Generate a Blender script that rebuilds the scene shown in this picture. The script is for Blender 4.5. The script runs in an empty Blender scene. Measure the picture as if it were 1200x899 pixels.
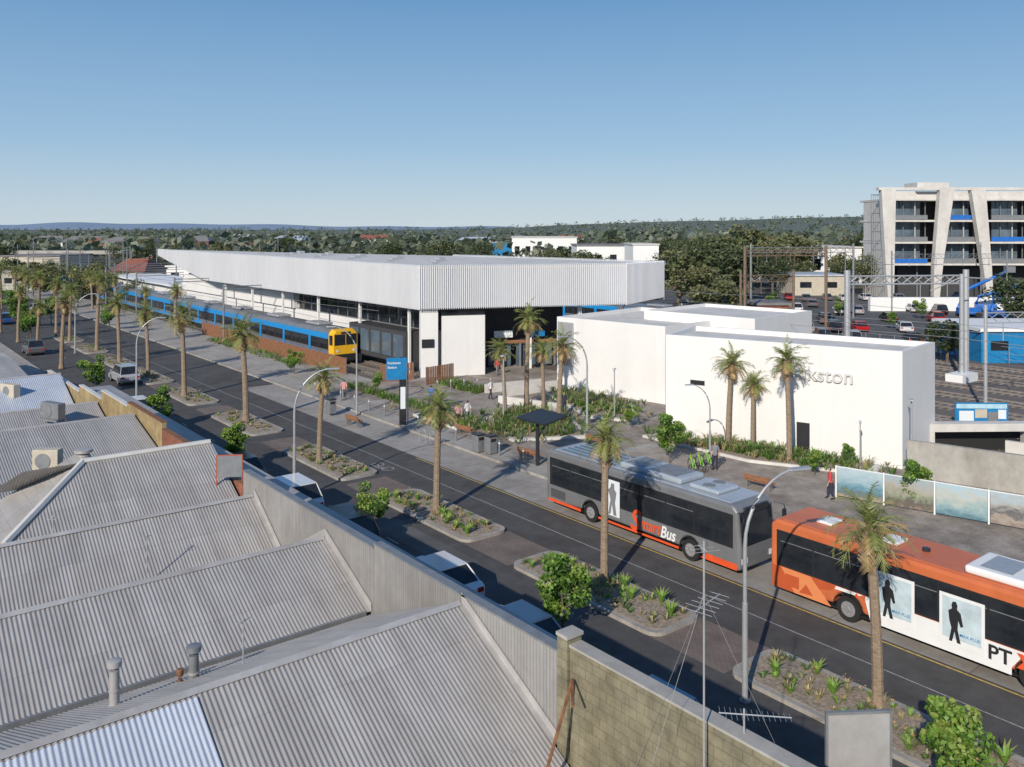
import bpy,bmesh,math,random
from mathutils import Vector
R=math.radians; rnd=random.Random(7)
S=bpy.context.scene; C=S.collection
H=14.5; HY=268.; ct,cs=.7828,.6223
def A(px,Y,z=0):
    k=(px-600)/1000.; return (Y*(ct*k+cs),Y*(ct-cs*k),z)
def G(px,py,z=0): return A(px,(H-z)*1000./(py-HY),z)
# ------------------------------------------------------------ materials
def lnk(nt,a,b): nt.links.new(a,b)
def mat(name,c,rough=.6,metal=0,var=.12,sc=2.,bump=0,bsc=40,c2=None,stretch=None,kind=None,bw=.4,bh=.2,mort=.012,mc=None,dirt=0):
    m=bpy.data.materials.new(name); m.use_nodes=True; nt=m.node_tree; N=nt.nodes; b=N['Principled BSDF']
    b.inputs['Roughness'].default_value=rough; b.inputs['Metallic'].default_value=metal
    src=N.new('ShaderNodeTexCoord').outputs['Object']
    v=src
    if stretch:
        mp=N.new('ShaderNodeMapping'); mp.inputs['Scale'].default_value=stretch; lnk(nt,src,mp.inputs[0]); v=mp.outputs[0]
    n=N.new('ShaderNodeTexNoise'); n.inputs['Scale'].default_value=sc; n.inputs['Detail'].default_value=8; n.inputs['Roughness'].default_value=.65; lnk(nt,v,n.inputs['Vector'])
    r=N.new('ShaderNodeValToRGB'); lnk(nt,n.outputs['Fac'],r.inputs[0])
    lo=[max(0,x*(1-var)) for x in c]; hi=list(c2) if c2 else [min(1,x*(1+var)) for x in c]
    r.color_ramp.elements[0].position=.33; r.color_ramp.elements[0].color=lo+[1]
    r.color_ramp.elements[1].position=.67; r.color_ramp.elements[1].color=hi+[1]
    col=r.outputs[0]
    if kind:
        sx=N.new('ShaderNodeSeparateXYZ'); lnk(nt,src,sx.inputs[0]); cb=N.new('ShaderNodeCombineXYZ')
        if kind=='wall':
            ad=N.new('ShaderNodeMath'); lnk(nt,sx.outputs[0],ad.inputs[0]); lnk(nt,sx.outputs[1],ad.inputs[1]); lnk(nt,ad.outputs[0],cb.inputs[0]); lnk(nt,sx.outputs[2],cb.inputs[1])
        else: lnk(nt,sx.outputs[1 if kind=='pave' else 0],cb.inputs[0]); lnk(nt,sx.outputs[0 if kind=='pave' else 1],cb.inputs[1])
        k=N.new('ShaderNodeTexBrick'); lnk(nt,cb.outputs[0],k.inputs[0]); k.inputs['Scale'].default_value=1
        k.inputs['Brick Width'].default_value=bw; k.inputs['Row Height'].default_value=bh; k.inputs['Mortar Size'].default_value=mort; k.inputs['Mortar Smooth'].default_value=.3
        if kind=='sheet': k.offset=0
        k.inputs['Color1'].default_value=(.88,.88,.88,1); k.inputs['Color2'].default_value=(1,1,1,1)
        if name=='white_wall_panel': k.inputs['Color1'].default_value=(.97,.97,.97,1)
        mm=mc if mc else .55; k.inputs['Mortar'].default_value=(mm,mm,mm,1)
        mx=N.new('ShaderNodeMix'); mx.data_type='RGBA'; mx.blend_type='MULTIPLY'; mx.inputs[0].default_value=1
        lnk(nt,col,mx.inputs[6]); lnk(nt,k.outputs['Color'],mx.inputs[7]); col=mx.outputs[2]
    if dirt:
        d=N.new('ShaderNodeTexNoise'); d.inputs['Scale'].default_value=.35; d.inputs['Detail'].default_value=10; d.inputs['Roughness'].default_value=.7
        mp=N.new('ShaderNodeMapping'); mp.inputs['Scale'].default_value=(1,1,.35) if kind!='sheet' else (5,.5,1); lnk(nt,src,mp.inputs[0]); lnk(nt,mp.outputs[0],d.inputs[0])
        r2=N.new('ShaderNodeValToRGB'); r2.color_ramp.elements[0].position=.35; r2.color_ramp.elements[0].color=(1-dirt,1-dirt*1.1,1-dirt*1.2,1); r2.color_ramp.elements[1].position=.6
        lnk(nt,d.outputs['Fac'],r2.inputs[0]); mx=N.new('ShaderNodeMix'); mx.data_type='RGBA'; mx.blend_type='MULTIPLY'; mx.inputs[0].default_value=1
        lnk(nt,col,mx.inputs[6]); lnk(nt,r2.outputs[0],mx.inputs[7]); col=mx.outputs[2]
    lnk(nt,col,b.inputs['Base Color'])
    if bump:
        bn=N.new('ShaderNodeTexNoise'); bn.inputs['Scale'].default_value=bsc; bn.inputs['Detail'].default_value=4; lnk(nt,src,bn.inputs[0])
        bu=N.new('ShaderNodeBump'); bu.inputs['Strength'].default_value=bump; bu.inputs['Distance'].default_value=.03; lnk(nt,bn.outputs['Fac'],bu.inputs['Height']); lnk(nt,bu.outputs[0],b.inputs['Normal'])
    return m
M={}
M['asphalt']=mat('asphalt',(.08,.077,.075),.85,var=.2,sc=1.2,bump=.3,bsc=60,dirt=.3)
M['asphalt2']=mat('car_park_asphalt',(.1,.1,.1),.85,var=.25,sc=.5,dirt=.2)
M['baycon']=mat('bus_bay_concrete',(.36,.335,.305),.8,var=.12,sc=1.5,kind='pave',bw=5,bh=3.6,mort=.03,mc=.6,dirt=.3)
M['paver']=mat('grey_pavers',(.34,.295,.255),.8,var=.2,sc=.7,kind='pave',bw=.6,bh=.3,mort=.012,dirt=.3)
M['paver2']=mat('brown_brick_pavers',(.21,.165,.14),.8,var=.2,sc=.9,kind='pave',bw=.24,bh=.12,mort=.01,dirt=.2)
M['path']=mat('footpath_concrete',(.38,.355,.32),.8,var=.12,sc=1,kind='pave',bw=1.5,bh=1.2,mort=.02,dirt=.2)
M['kerb']=mat('kerb_concrete',(.36,.34,.31),.8,var=.15,sc=3,dirt=.3)
M['conc']=mat('concrete',(.4,.385,.35),.8,var=.12,sc=2,dirt=.3,bump=.1)
M['concl']=mat('pale_concrete',(.62,.6,.565),.75,var=.08,sc=1,dirt=.15)
M['soil']=mat('mulch',(.29,.235,.18),.95,var=.45,sc=9,bump=.5,bsc=25)
M['ground']=mat('dry_ground',(.1,.1,.055),.95,var=.35,sc=.03,c2=(.17,.15,.09))
M['ballast']=mat('ballast',(.15,.13,.115),.95,var=.3,sc=6,bump=.5,bsc=20,dirt=.3)
M['sleeper']=mat('sleeper_concrete',(.25,.23,.2),.9,var=.2,sc=3)
M['line']=mat('white_line_paint',(.34,.34,.33),.8,var=.35,sc=6)
M['yline']=mat('yellow_line_paint',(.5,.35,.09),.8,var=.3,sc=6)
M['zinc']=mat('aged_corrugated_zinc',(.4,.385,.37),.5,.15,var=.07,sc=1.2,kind='sheet',bw=.76,bh=3.2,mort=.008,mc=.72,dirt=.18)
M['zincl']=mat('new_corrugated_zinc',(.62,.66,.72),.4,.3,var=.06,sc=1,kind='sheet',bw=.76,bh=3.4,mort=.006,mc=.8,dirt=.08)
M['flash']=mat('zinc_flashing',(.47,.455,.44),.5,.2,var=.12,sc=2,dirt=.2)
M['flashl']=mat('pale_flashing',(.7,.67,.62),.5,.1,var=.08,sc=2,dirt=.1)
M['ribwall']=mat('grey_ribbed_wall',(.36,.345,.33),.6,.1,var=.1,sc=1.5,kind='wall',bw=.11,bh=6,mort=.018,mc=.72,dirt=.25)
M['ybrick']=mat('olive_grey_block',(.26,.235,.155),.85,var=.3,sc=2,kind='wall',bw=.4,bh=.2,mort=.014,mc=.7,dirt=.45)
M['ybrick2']=mat('yellow_brick',(.42,.32,.16),.85,var=.25,sc=2,kind='wall',bw=.24,bh=.086,mort=.01,mc=.75,dirt=.35)
M['rbrick']=mat('red_brick',(.26,.1,.06),.85,var=.25,sc=2,kind='wall',bw=.24,bh=.086,mort=.01,mc=.9,dirt=.2)
M['pblock']=mat('painted_render',(.45,.43,.39),.8,var=.15,sc=1.5,dirt=.3)
M['rust']=mat('rust',(.2,.09,.045),.85,var=.4,sc=6)
M['railm']=mat('worn_rail_steel',(.34,.29,.26),.45,.5,var=.2)
M['white']=mat('white_wall_panel',(.78,.765,.745),.6,var=.02,sc=.6,kind='wall',bw=3.2,bh=12,mort=.01,mc=.86,dirt=.05)
M['letter']=mat('raised_grey_lettering',(.6,.59,.58),.6,var=.03)
M['wpaint']=mat('white_paint',(.78,.78,.77),.5,var=.04)
M['fin']=mat('white_aluminium_fin',(.75,.76,.78),.4,.05,var=.04,sc=1,stretch=(1,1,.2))
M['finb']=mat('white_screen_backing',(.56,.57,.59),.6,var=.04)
M['finback']=mat('grey_wall_rib',(.45,.46,.48),.6,var=.05)  # plain mid grey, used on the wall ribs
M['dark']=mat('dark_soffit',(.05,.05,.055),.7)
M['glass']=mat('dark_glass',(.02,.024,.03),.06,var=.4,sc=.8)
M['glassb']=mat('blue_grey_glass',(.1,.14,.18),.08,var=.4,sc=.3)
M['black']=mat('black_rubber',(.018,.018,.018),.7)
M['blk']=mat('black_powdercoat',(.025,.026,.03),.4)
M['galv']=mat('galvanised_steel',(.46,.47,.48),.4,.4,var=.1,sc=4)
M['steel']=mat('grey_steel',(.24,.25,.26),.5,.3,var=.15,sc=3)
M['bsteel']=mat('weathered_brown_steel',(.2,.14,.1),.7,.2,var=.2,sc=2)
M['rim']=mat('wheel_rim',(.42,.42,.43),.35,.5)
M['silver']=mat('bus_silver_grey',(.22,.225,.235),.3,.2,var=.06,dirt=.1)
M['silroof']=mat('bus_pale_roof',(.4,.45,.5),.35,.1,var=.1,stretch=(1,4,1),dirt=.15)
M['orange']=mat('bus_orange',(.6,.16,.06),.4,var=.06,dirt=.12)
M['orange2']=mat('bus_dark_orange',(.5,.1,.035),.35,var=.04)
M['orange3']=mat('bus_mid_orange',(.72,.25,.1),.35,var=.04)
M['red']=mat('signal_red',(.75,.1,.03),.35)
M['tblue']=mat('train_blue',(.015,.25,.6),.35,var=.05)
M['tsil']=mat('train_silver',(.2,.21,.23),.35,.3,var=.15,sc=1)
M['yellow']=mat('train_yellow',(.8,.45,.02),.4,var=.05)
M['sblue']=mat('sign_blue',(.015,.2,.44),.4)
M['timber']=mat('rust_brown_timber',(.26,.12,.06),.8,var=.3,sc=2,stretch=(1,1,3))
M['bark']=mat('palm_bark',(.26,.195,.135),.95,var=.35,sc=6,stretch=(1,1,5),bump=.6,bsc=14)
M['bark2']=mat('tree_bark',(.13,.1,.075),.95,var=.35,sc=4,stretch=(1,1,.4))
def leafm(n,c,tr=.3):
    m=mat(n,c,.5,var=.3,sc=1.2); nt=m.node_tree; b=nt.nodes['Principled BSDF']; out=nt.nodes['Material Output']
    t=nt.nodes.new('ShaderNodeBsdfTranslucent'); t.inputs[0].default_value=(c[0]*1.4,c[1]*1.4,c[2]*.9,1)
    x=nt.nodes.new('ShaderNodeMixShader'); x.inputs[0].default_value=tr; lnk(nt,b.outputs[0],x.inputs[1]); lnk(nt,t.outputs[0],x.inputs[2]); lnk(nt,x.outputs[0],out.inputs[0]); return m
M['palm']=leafm('palm_leaf',(.27,.3,.1)); M['palmd']=leafm('dead_palm_leaf',(.48,.35,.17))
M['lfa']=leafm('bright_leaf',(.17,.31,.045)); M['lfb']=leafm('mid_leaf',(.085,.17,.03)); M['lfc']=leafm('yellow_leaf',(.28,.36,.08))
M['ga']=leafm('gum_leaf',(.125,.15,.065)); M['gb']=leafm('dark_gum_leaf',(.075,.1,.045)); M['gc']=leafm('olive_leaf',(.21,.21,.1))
M['fa']=leafm('haze_tinted_leaf',(.155,.18,.12)); M['fb']=leafm('haze_tinted_dark_leaf',(.11,.135,.1)); M['fc']=leafm('haze_tinted_pale_leaf',(.22,.235,.17))  # leaf colours paled and greyed to paint in distance haze
M['flower']=mat('orange_flower',(.6,.3,.08),.7)
M['dry']=leafm('dry_grass',(.38,.32,.16))
M['hill']=mat('haze_tinted_wooded_hill',(.11,.135,.105),.95,var=.3,sc=.02)  # woodland green with aerial haze mixed into the base colour
M['mtn']=mat('haze_tinted_mountain',(.2,.28,.38),1,var=.05,sc=.001)  # blue of the aerial haze is painted as the base colour
M['tile']=mat('red_roof_tile',(.28,.1,.065),.8,var=.2,sc=1)
M['gtile']=mat('grey_roof_tile',(.2,.19,.185),.8,var=.2,sc=1)
M['cream']=mat('cream_wall',(.5,.45,.36),.8)
M['skin']=mat('skin',(.5,.3,.21),.6); M['hair']=mat('dark_hair',(.03,.02,.015),.8)
M['cred']=mat('red_cloth',(.55,.06,.06),.8); M['cnavy']=mat('navy_cloth',(.03,.035,.06),.85); M['cgrey']=mat('grey_cloth',(.2,.2,.21),.85); M['cpink']=mat('pink_cloth',(.6,.3,.3),.8); M['cwhite']=mat('white_cloth',(.65,.65,.65),.8); M['cblue']=mat('blue_cloth',(.06,.16,.4),.8)
M['bgreen']=mat('lime_paint',(.25,.6,.04),.4); M['crane']=mat('blue_machine_paint',(.02,.14,.5),.4)
for n,c in dict(pwhite=(.72,.72,.72),psilver=(.42,.43,.45),pred=(.42,.02,.02),pblue=(.03,.09,.25),pblack=(.02,.02,.024),pgrey=(.13,.135,.14),pteal=(.2,.32,.4)).items(): M[n]=mat('car_'+n[1:]+'_paint',c,.2,.2,var=.02)
M['lamp']=mat('headlight_lens',(.7,.72,.75),.1); M['tail']=mat('taillight_lens',(.45,.02,.02),.2)
M['advert']=mat('advert_paper',(.72,.76,.78),.5,var=.03); M['advblue']=mat('advert_blue',(.42,.62,.72),.5,var=.2,sc=2); M['advsky']=mat('advert_pale_blue',(.5,.6,.64),.5,var=.15,sc=2)
def muralm(name,kind):
    m=bpy.data.materials.new(name); m.use_nodes=True; nt=m.node_tree; N=nt.nodes; b=N['Principled BSDF']; tc=N.new('ShaderNodeTexCoord')
    sx=N.new('ShaderNodeSeparateXYZ'); lnk(nt,tc.outputs['Object'],sx.inputs[0])
    mp=N.new('ShaderNodeMapping'); mp.inputs['Scale'].default_value=(.8,.8,1.8) if kind else (1.6,1.6,1.2); mp.inputs['Location'].default_value=(kind*7.3,kind*3.1,0); lnk(nt,tc.outputs['Object'],mp.inputs[0])
    n=N.new('ShaderNodeTexNoise'); n.inputs['Scale'].default_value=1.8; n.inputs['Detail'].default_value=8; n.inputs['Roughness'].default_value=.7; lnk(nt,mp.outputs[0],n.inputs[0])
    a=N.new('ShaderNodeMath'); a.operation='MULTIPLY_ADD'; lnk(nt,n.outputs[0],a.inputs[0]); a.inputs[1].default_value=1.8; lnk(nt,sx.outputs[2],a.inputs[2])
    s=N.new('ShaderNodeMath'); s.operation='MULTIPLY'; lnk(nt,a.outputs[0],s.inputs[0]); s.inputs[1].default_value=.27
    r=N.new('ShaderNodeValToRGB'); e=r.color_ramp.elements
    sets=[((.26,.2,.15),(.1,.09,.08),(.22,.25,.17),(.36,.33,.28),(.3,.4,.46)),((.36,.29,.2),(.1,.15,.16),(.12,.26,.33),(.3,.42,.47),(.42,.52,.56)),((.22,.17,.14),(.34,.3,.25),(.1,.1,.11),(.36,.35,.32),(.36,.47,.54)),((.08,.17,.21),(.18,.3,.34),(.3,.4,.4),(.44,.46,.42),(.36,.5,.58))][kind]
    e[0].position=.28; e[0].color=(*sets[0],1); e[1].position=.72; e[1].color=(*sets[4],1)
    for p,c in zip((.38,.46,.56),sets[1:4]): q=e.new(p); q.color=(*c,1)
    lnk(nt,s.outputs[0],r.inputs[0]); lnk(nt,r.outputs[0],b.inputs['Base Color']); return m
for k in range(4): M['mural%d'%k]=muralm('printed_picture_%s'%('town','shore','dunes','sea')[k],k)
# ------------------------------------------------------------ mesh builder
class MB:
    def __init__(s): s.v=[];s.f=[];s.m=[]
    def add(s,vs,fs,m=0):
        n=len(s.v); s.v+=[tuple(v) for v in vs]; s.f+=[tuple(n+i for i in f) for f in fs]; s.m+=[m]*len(fs); return s
    def box(s,x0,y0,z0,x1,y1,z1,m=0):
        return s.add([(x0,y0,z0),(x1,y0,z0),(x1,y1,z0),(x0,y1,z0),(x0,y0,z1),(x1,y0,z1),(x1,y1,z1),(x0,y1,z1)],[(3,2,1,0),(4,5,6,7),(0,1,5,4),(1,2,6,5),(2,3,7,6),(3,0,4,7)],m)
    def bar(s,a,b,w,z0,z1,m=0):
        a=Vector(a[:2]);b=Vector(b[:2]);d=(b-a).normalized();n=Vector((-d.y,d.x))*w/2
        return s.prism([a-n,b-n,b+n,a+n],z0,z1,m)
    def prism(s,P,z0,z1,m=0):
        n=len(P); return s.add([(p[0],p[1],z0) for p in P]+[(p[0],p[1],z1) for p in P],[tuple(range(n))[::-1],tuple(range(n,2*n))]+[(i,(i+1)%n,n+(i+1)%n,n+i) for i in range(n)],m)
    def side(s,P,y0,y1,m=0):
        n=len(P); return s.add([(p[0],y0,p[1]) for p in P]+[(p[0],y1,p[1]) for p in P],[tuple(range(n)),tuple(range(n,2*n))[::-1]]+[(i,n+i,n+(i+1)%n,(i+1)%n) for i in range(n)],m)
    def sec(s,P,x0,x1,m=0):
        n=len(P); return s.add([(x0,p[0],p[1]) for p in P]+[(x1,p[0],p[1]) for p in P],[tuple(range(n)),tuple(range(n,2*n))[::-1]]+[(i,n+i,n+(i+1)%n,(i+1)%n) for i in range(n)],m)
    def quad(s,a,b,c,d,m=0): return s.add([a,b,c,d],[(0,1,2,3)],m)
    def tube(s,P,r,n=8,m=0):
        P=[Vector(p) for p in P]; rs=list(r) if hasattr(r,'__len__') else [r]*len(P); vs=[];fs=[]
        for i,p in enumerate(P):
            t=(P[min(i+1,len(P)-1)]-P[max(i-1,0)]).normalized(); ref=Vector((1,0,0)) if abs(t.z)>.8 else Vector((0,0,1))
            a=t.cross(ref).normalized(); b=t.cross(a)
            for j in range(n):
                an=2*math.pi*j/n; vs.append(p+(a*math.cos(an)+b*math.sin(an))*rs[i])
        for i in range(len(P)-1):
            for j in range(n): fs.append((i*n+j,i*n+(j+1)%n,(i+1)*n+(j+1)%n,(i+1)*n+j))
        fs.append(tuple(range(n))); fs.append(tuple(range((len(P)-1)*n,len(P)*n)))
        return s.add(vs,fs,m)
    def disc(s,c,r,h,axis='z',n=20,m=0):
        d={'x':Vector((h,0,0)),'y':Vector((0,h,0)),'z':Vector((0,0,h))}[axis]; c=Vector(c); return s.tube([c,c+d],r,n,m)
    def build(s,name,mats,parent=None,smooth=False,rec=True,bev=0):
        me=bpy.data.meshes.new(name); me.from_pydata(s.v,[],s.f)
        if not isinstance(mats,(list,tuple)): mats=[mats]
        for q in mats: me.materials.append(M[q] if isinstance(q,str) else q)
        me.polygons.foreach_set('material_index',s.m)
        if rec:
            bm=bmesh.new(); bm.from_mesh(me); bmesh.ops.recalc_face_normals(bm,faces=bm.faces); bm.to_mesh(me); bm.free()
        if smooth:
            me.polygons.foreach_set('use_smooth',[True]*len(me.polygons)); me.set_sharp_from_angle(angle=R(40))
        me.update(); o=bpy.data.objects.new(name,me); C.objects.link(o)
        if parent: o.parent=parent
        if bev:
            b=o.modifiers.new('Bevel','BEVEL'); b.width=bev; b.segments=3; b.limit_method='ANGLE'; b.angle_limit=R(40)
        return o
def tag(o,label,cat,group=None,kind=None):
    if label: o['label']=label
    if cat: o['category']=cat
    if group: o['group']=group
    if kind: o['kind']=kind
    return o
def thing(name,label,cat,loc=(0,0,0),rz=0,group=None):
    o=bpy.data.objects.new(name,None); C.objects.link(o); o.location=loc; o.rotation_euler=(0,0,rz); return tag(o,label,cat,group)
def st(o): o['kind']='structure'; return o
def ctree(o,parent=None):
    c=o.copy(); C.objects.link(c); c.parent=parent
    for ch in list(o.children): ctree(ch,c)
    return c
PR={}
def place(key,fn,loc,rz,label,cat,group=None,sc=1):
    if key not in PR: o=PR[key]=fn()
    else: o=ctree(PR[key])
    o.location=loc; o.rotation_euler=(0,0,rz); o.scale=(sc,sc,sc) if not hasattr(sc,'__len__') else sc
    if 'group' in o: del o['group']
    return tag(o,label,cat,group)
def text(body,size,m,parent,name,loc,rot,ext=.004,align='LEFT',shear=0,sx=1,bold=.012):
    c=bpy.data.curves.new(name,'FONT'); c.body=body; c.size=size; c.extrude=ext; c.align_x=align; c.shear=shear; c.offset=size*bold
    o=bpy.data.objects.new('tmp',c); C.objects.link(o); dg=bpy.context.evaluated_depsgraph_get(); me=bpy.data.meshes.new_from_object(o.evaluated_get(dg)); bpy.data.objects.remove(o)
    me.materials.clear(); me.materials.append(M[m]); q=bpy.data.objects.new(name,me); C.objects.link(q); q.location=loc; q.rotation_euler=rot; q.scale=(sx,1,1)
    if parent: q.parent=parent
    q['w']=max(v.co.x for v in me.vertices)*sx
    return q
# ------------------------------------------------------------ SETTING
def sheet(name,m,P,z): 
    mb=MB(); mb.add([(p[0],p[1],z) for p in P],[tuple(range(len(P)))]); o=mb.build(name,m,rec=False); return st(o)
def rect(x0,y0,x1,y1): return [(x0,y0),(x1,y0),(x1,y1),(x0,y1)]
sheet('ground','ground',rect(-16000,-16000,16000,16000),-.03)
sheet('rail_yard_ground','ballast',rect(57,-60,99,420),-.004)
sheet('rail_corridor_ground','ballast',rect(40.2,71,57,420),-.006)
sheet('car_park_ground','asphalt2',rect(99.2,-40,185,150),-.002)
sheet('road','asphalt',rect(16.5,-60,32.2,420),0.0)
sheet('bus_bay','baycon',rect(29.0,-60,32.19,76),.005)
mb=MB(); mb.prism(rect(32.35,-60,57,70.8),-.02,.13); st(mb.build('plaza_pavement','paver'))
mb=MB(); mb.prism(rect(32.35,70.81,40.2,420),-.02,.128); st(mb.build('far_pavement','path'))
mb=MB(); mb.prism(rect(12.2,-60,16.35,420),-.02,.13); st(mb.build('near_pavement','path'))
mb=MB(); mb.box(32.2,-60,-.02,32.345,420,.145); st(mb.build('kerb','kerb'))
mb=MB(); mb.box(16.355,-60,-.02,16.5,420,.145); st(mb.build('kerb','kerb'))
sheet('paving_band','path',rect(32.36,-60,33.9,70.7),.134)
for k,(s0,s1) in enumerate(((38,39),(50,51),(62,63))): sheet('paving_band','path',rect(33.95,s0,43,s1),.135)
mb=MB()
mb.quad((27.0,-40,.004),(27.05,-40,.004),(27.05,200,.004),(27.0,200,.004))
for s0 in range(-8,200,6): mb.quad((20.3,s0,.004),(20.37,s0,.004),(20.37,s0+1,.004),(20.3,s0+1,.004))
def ring(mb,cx,cy,r,w,z):
    for i in range(20):
        a=i*math.pi/10;b=a+math.pi/10
        mb.quad((cx+r*math.cos(a),cy+r*math.sin(a)*1.0,z),(cx+(r+w)*math.cos(a),cy+(r+w)*math.sin(a),z),(cx+(r+w)*math.cos(b),cy+(r+w)*math.sin(b),z),(cx+r*math.cos(b),cy+r*math.sin(b),z))
for s0 in (45,):
    ring(mb,26.2,s0,.32,.07,.0045); ring(mb,26.2,s0+1.2,.32,.07,.0045)
    for a,b in (((26.2,s0),(25.85,s0+.45)),((25.85,s0+.45),(26.2,s0+1.2)),((25.85,s0+.45),(25.8,s0+.9)),((26.2,s0+.55),(25.85,s0+.45))):
        a=Vector(a);b=Vector(b);d=(b-a).normalized();n=Vector((-d.y,d.x))*.035
        mb.quad((*(a-n),.0047),(*(b-n),.0047),(*(b+n),.0047),(*(a+n),.0047))
st(mb.build('road_markings','line',rec=False))
mb=MB(); mb.quad((28.8,-60,.004),(28.88,-60,.004),(28.88,46,.004),(28.8,46,.004)); st(mb.build('yellow_road_line','yline',rec=False))
for k,(a,b,c,d) in enumerate(((26.2,20,28.2,23),(23,68,25,71),(27.2,38,28.5,44),(20.6,30,22,37),(26,55,27.9,57.5))): sheet('asphalt_patch','asphalt2' if k%2 else 'asphalt',rect(a,b,c,d),.0022)
def yc(px):
    T=[(-900,267),(0,267),(450,266),(600,263.5),(700,259),(800,256),(900,253),(1000,251),(1150,250),(1400,252),(2200,260)]
    for (a,b),(c,d) in zip(T,T[1:]):
        if px<=c: return b+(d-b)*(px-a)/(c-a)
    return 262
def hz(px,Y):
    z1=H+(HY-yc(px))*2.6-9; 
    if Y<900: return 0
    return max(0,z1)*min(1,(Y-900)/1700)
mb=MB(); cols=range(-900,2201,50); rows=[880,1200,1500,1900,2300,2600,3400]
vs=[]
for Y in rows:
    for px in cols:
        z=hz(px,min(Y,2600)) if Y<3000 else -5
        if 900<Y<3000: z+=rnd.uniform(-1,1)*2
        p=A(px,Y); vs.append((p[0],p[1],z-.5))
n=len(cols); mb.add(vs,[(i*n+j,i*n+j+1,(i+1)*n+j+1,(i+1)*n+j) for i in range(len(rows)-1) for j in range(n-1)])
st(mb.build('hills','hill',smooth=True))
mb=MB(); vs=[]; cols=list(range(-700,2000,15))
for k,Y in enumerate((11000,13000,14500)):
    for px in cols:
        yy=263.5+1.2*math.sin(px*.019)+.7*math.sin(px*.05+1)-4.0*math.exp(-((px-95)/70.)**2)+(max(0,px-380)/60.)
        vs.append((*A(px,Y)[:2],[0,max(0,14.5+(268-yy)*13),0][k]-2))
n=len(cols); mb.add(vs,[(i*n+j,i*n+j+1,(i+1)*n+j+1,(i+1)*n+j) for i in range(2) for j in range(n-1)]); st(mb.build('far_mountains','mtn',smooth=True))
# ------------------------------------------------------------ vegetation
def rv(r=rnd):
    while 1:
        v=Vector((r.uniform(-1,1),r.uniform(-1,1),r.uniform(-1,1)))
        if .05<v.length<=1: return v
def leaf(mb,c,sz,m,asp=.6):
    n=rv().normalized(); n.z=abs(n.z)+.3; a=n.orthogonal().normalized(); b=n.cross(a).normalized()
    th=rnd.random()*6.28; u=(a*math.cos(th)+b*math.sin(th))*sz; w=n.cross(u)*asp
    mb.add([c-u*.5,c+w*.5,c+u*.5,c-w*.5],[(0,1,2,3)],m)
def make_tree(h,cw,ch,nl,lsz,mats,trunk_r,clumps=14,base=.3,seed=1,limb=5):
    rr=random.Random(seed)
    t=bpy.data.objects.new('tree',None); C.objects.link(t)
    mb=MB(); lean=(rr.uniform(-.04,.04)*h,rr.uniform(-.04,.04)*h); zc=h-ch/2
    top=Vector((lean[0],lean[1],h-ch*.35)); mb.tube([(0,0,-.05),(lean[0]*.3,lean[1]*.2,h*.3),top],[trunk_r,trunk_r*.75,trunk_r*.25],7)
    cl=[]
    for i in range(clumps):
        v=rv(rr); c=Vector((v.x*cw*.42,v.y*cw*.42,zc+v.z*ch*.4)); cl.append((c,rr.uniform(.14,.27)*min(cw,ch)*(1.05-.3*abs(v.z)),rr.random()))
    for i in range(limb):
        c=cl[i][0]; s0=Vector((lean[0]*.4,lean[1]*.4,rr.uniform(h*.3,h*.5))); mb.tube([s0,(s0+c)*.5+Vector((0,0,-.03*h)),c],[trunk_r*.45,trunk_r*.3,trunk_r*.1],5)
    mb.build('trunk','bark2',t,smooth=True)
    lb=MB()
    for i in range(nl):
        c,r,q=cl[i%len(cl)]; v=rv(rr); v=v*(v.length**-.45); p=c+Vector((v.x*r,v.y*r,v.z*r*.8))
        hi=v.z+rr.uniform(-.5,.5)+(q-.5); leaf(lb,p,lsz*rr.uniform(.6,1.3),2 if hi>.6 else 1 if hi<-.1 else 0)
    lb.build('crown',mats,t,rec=False); return t
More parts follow.
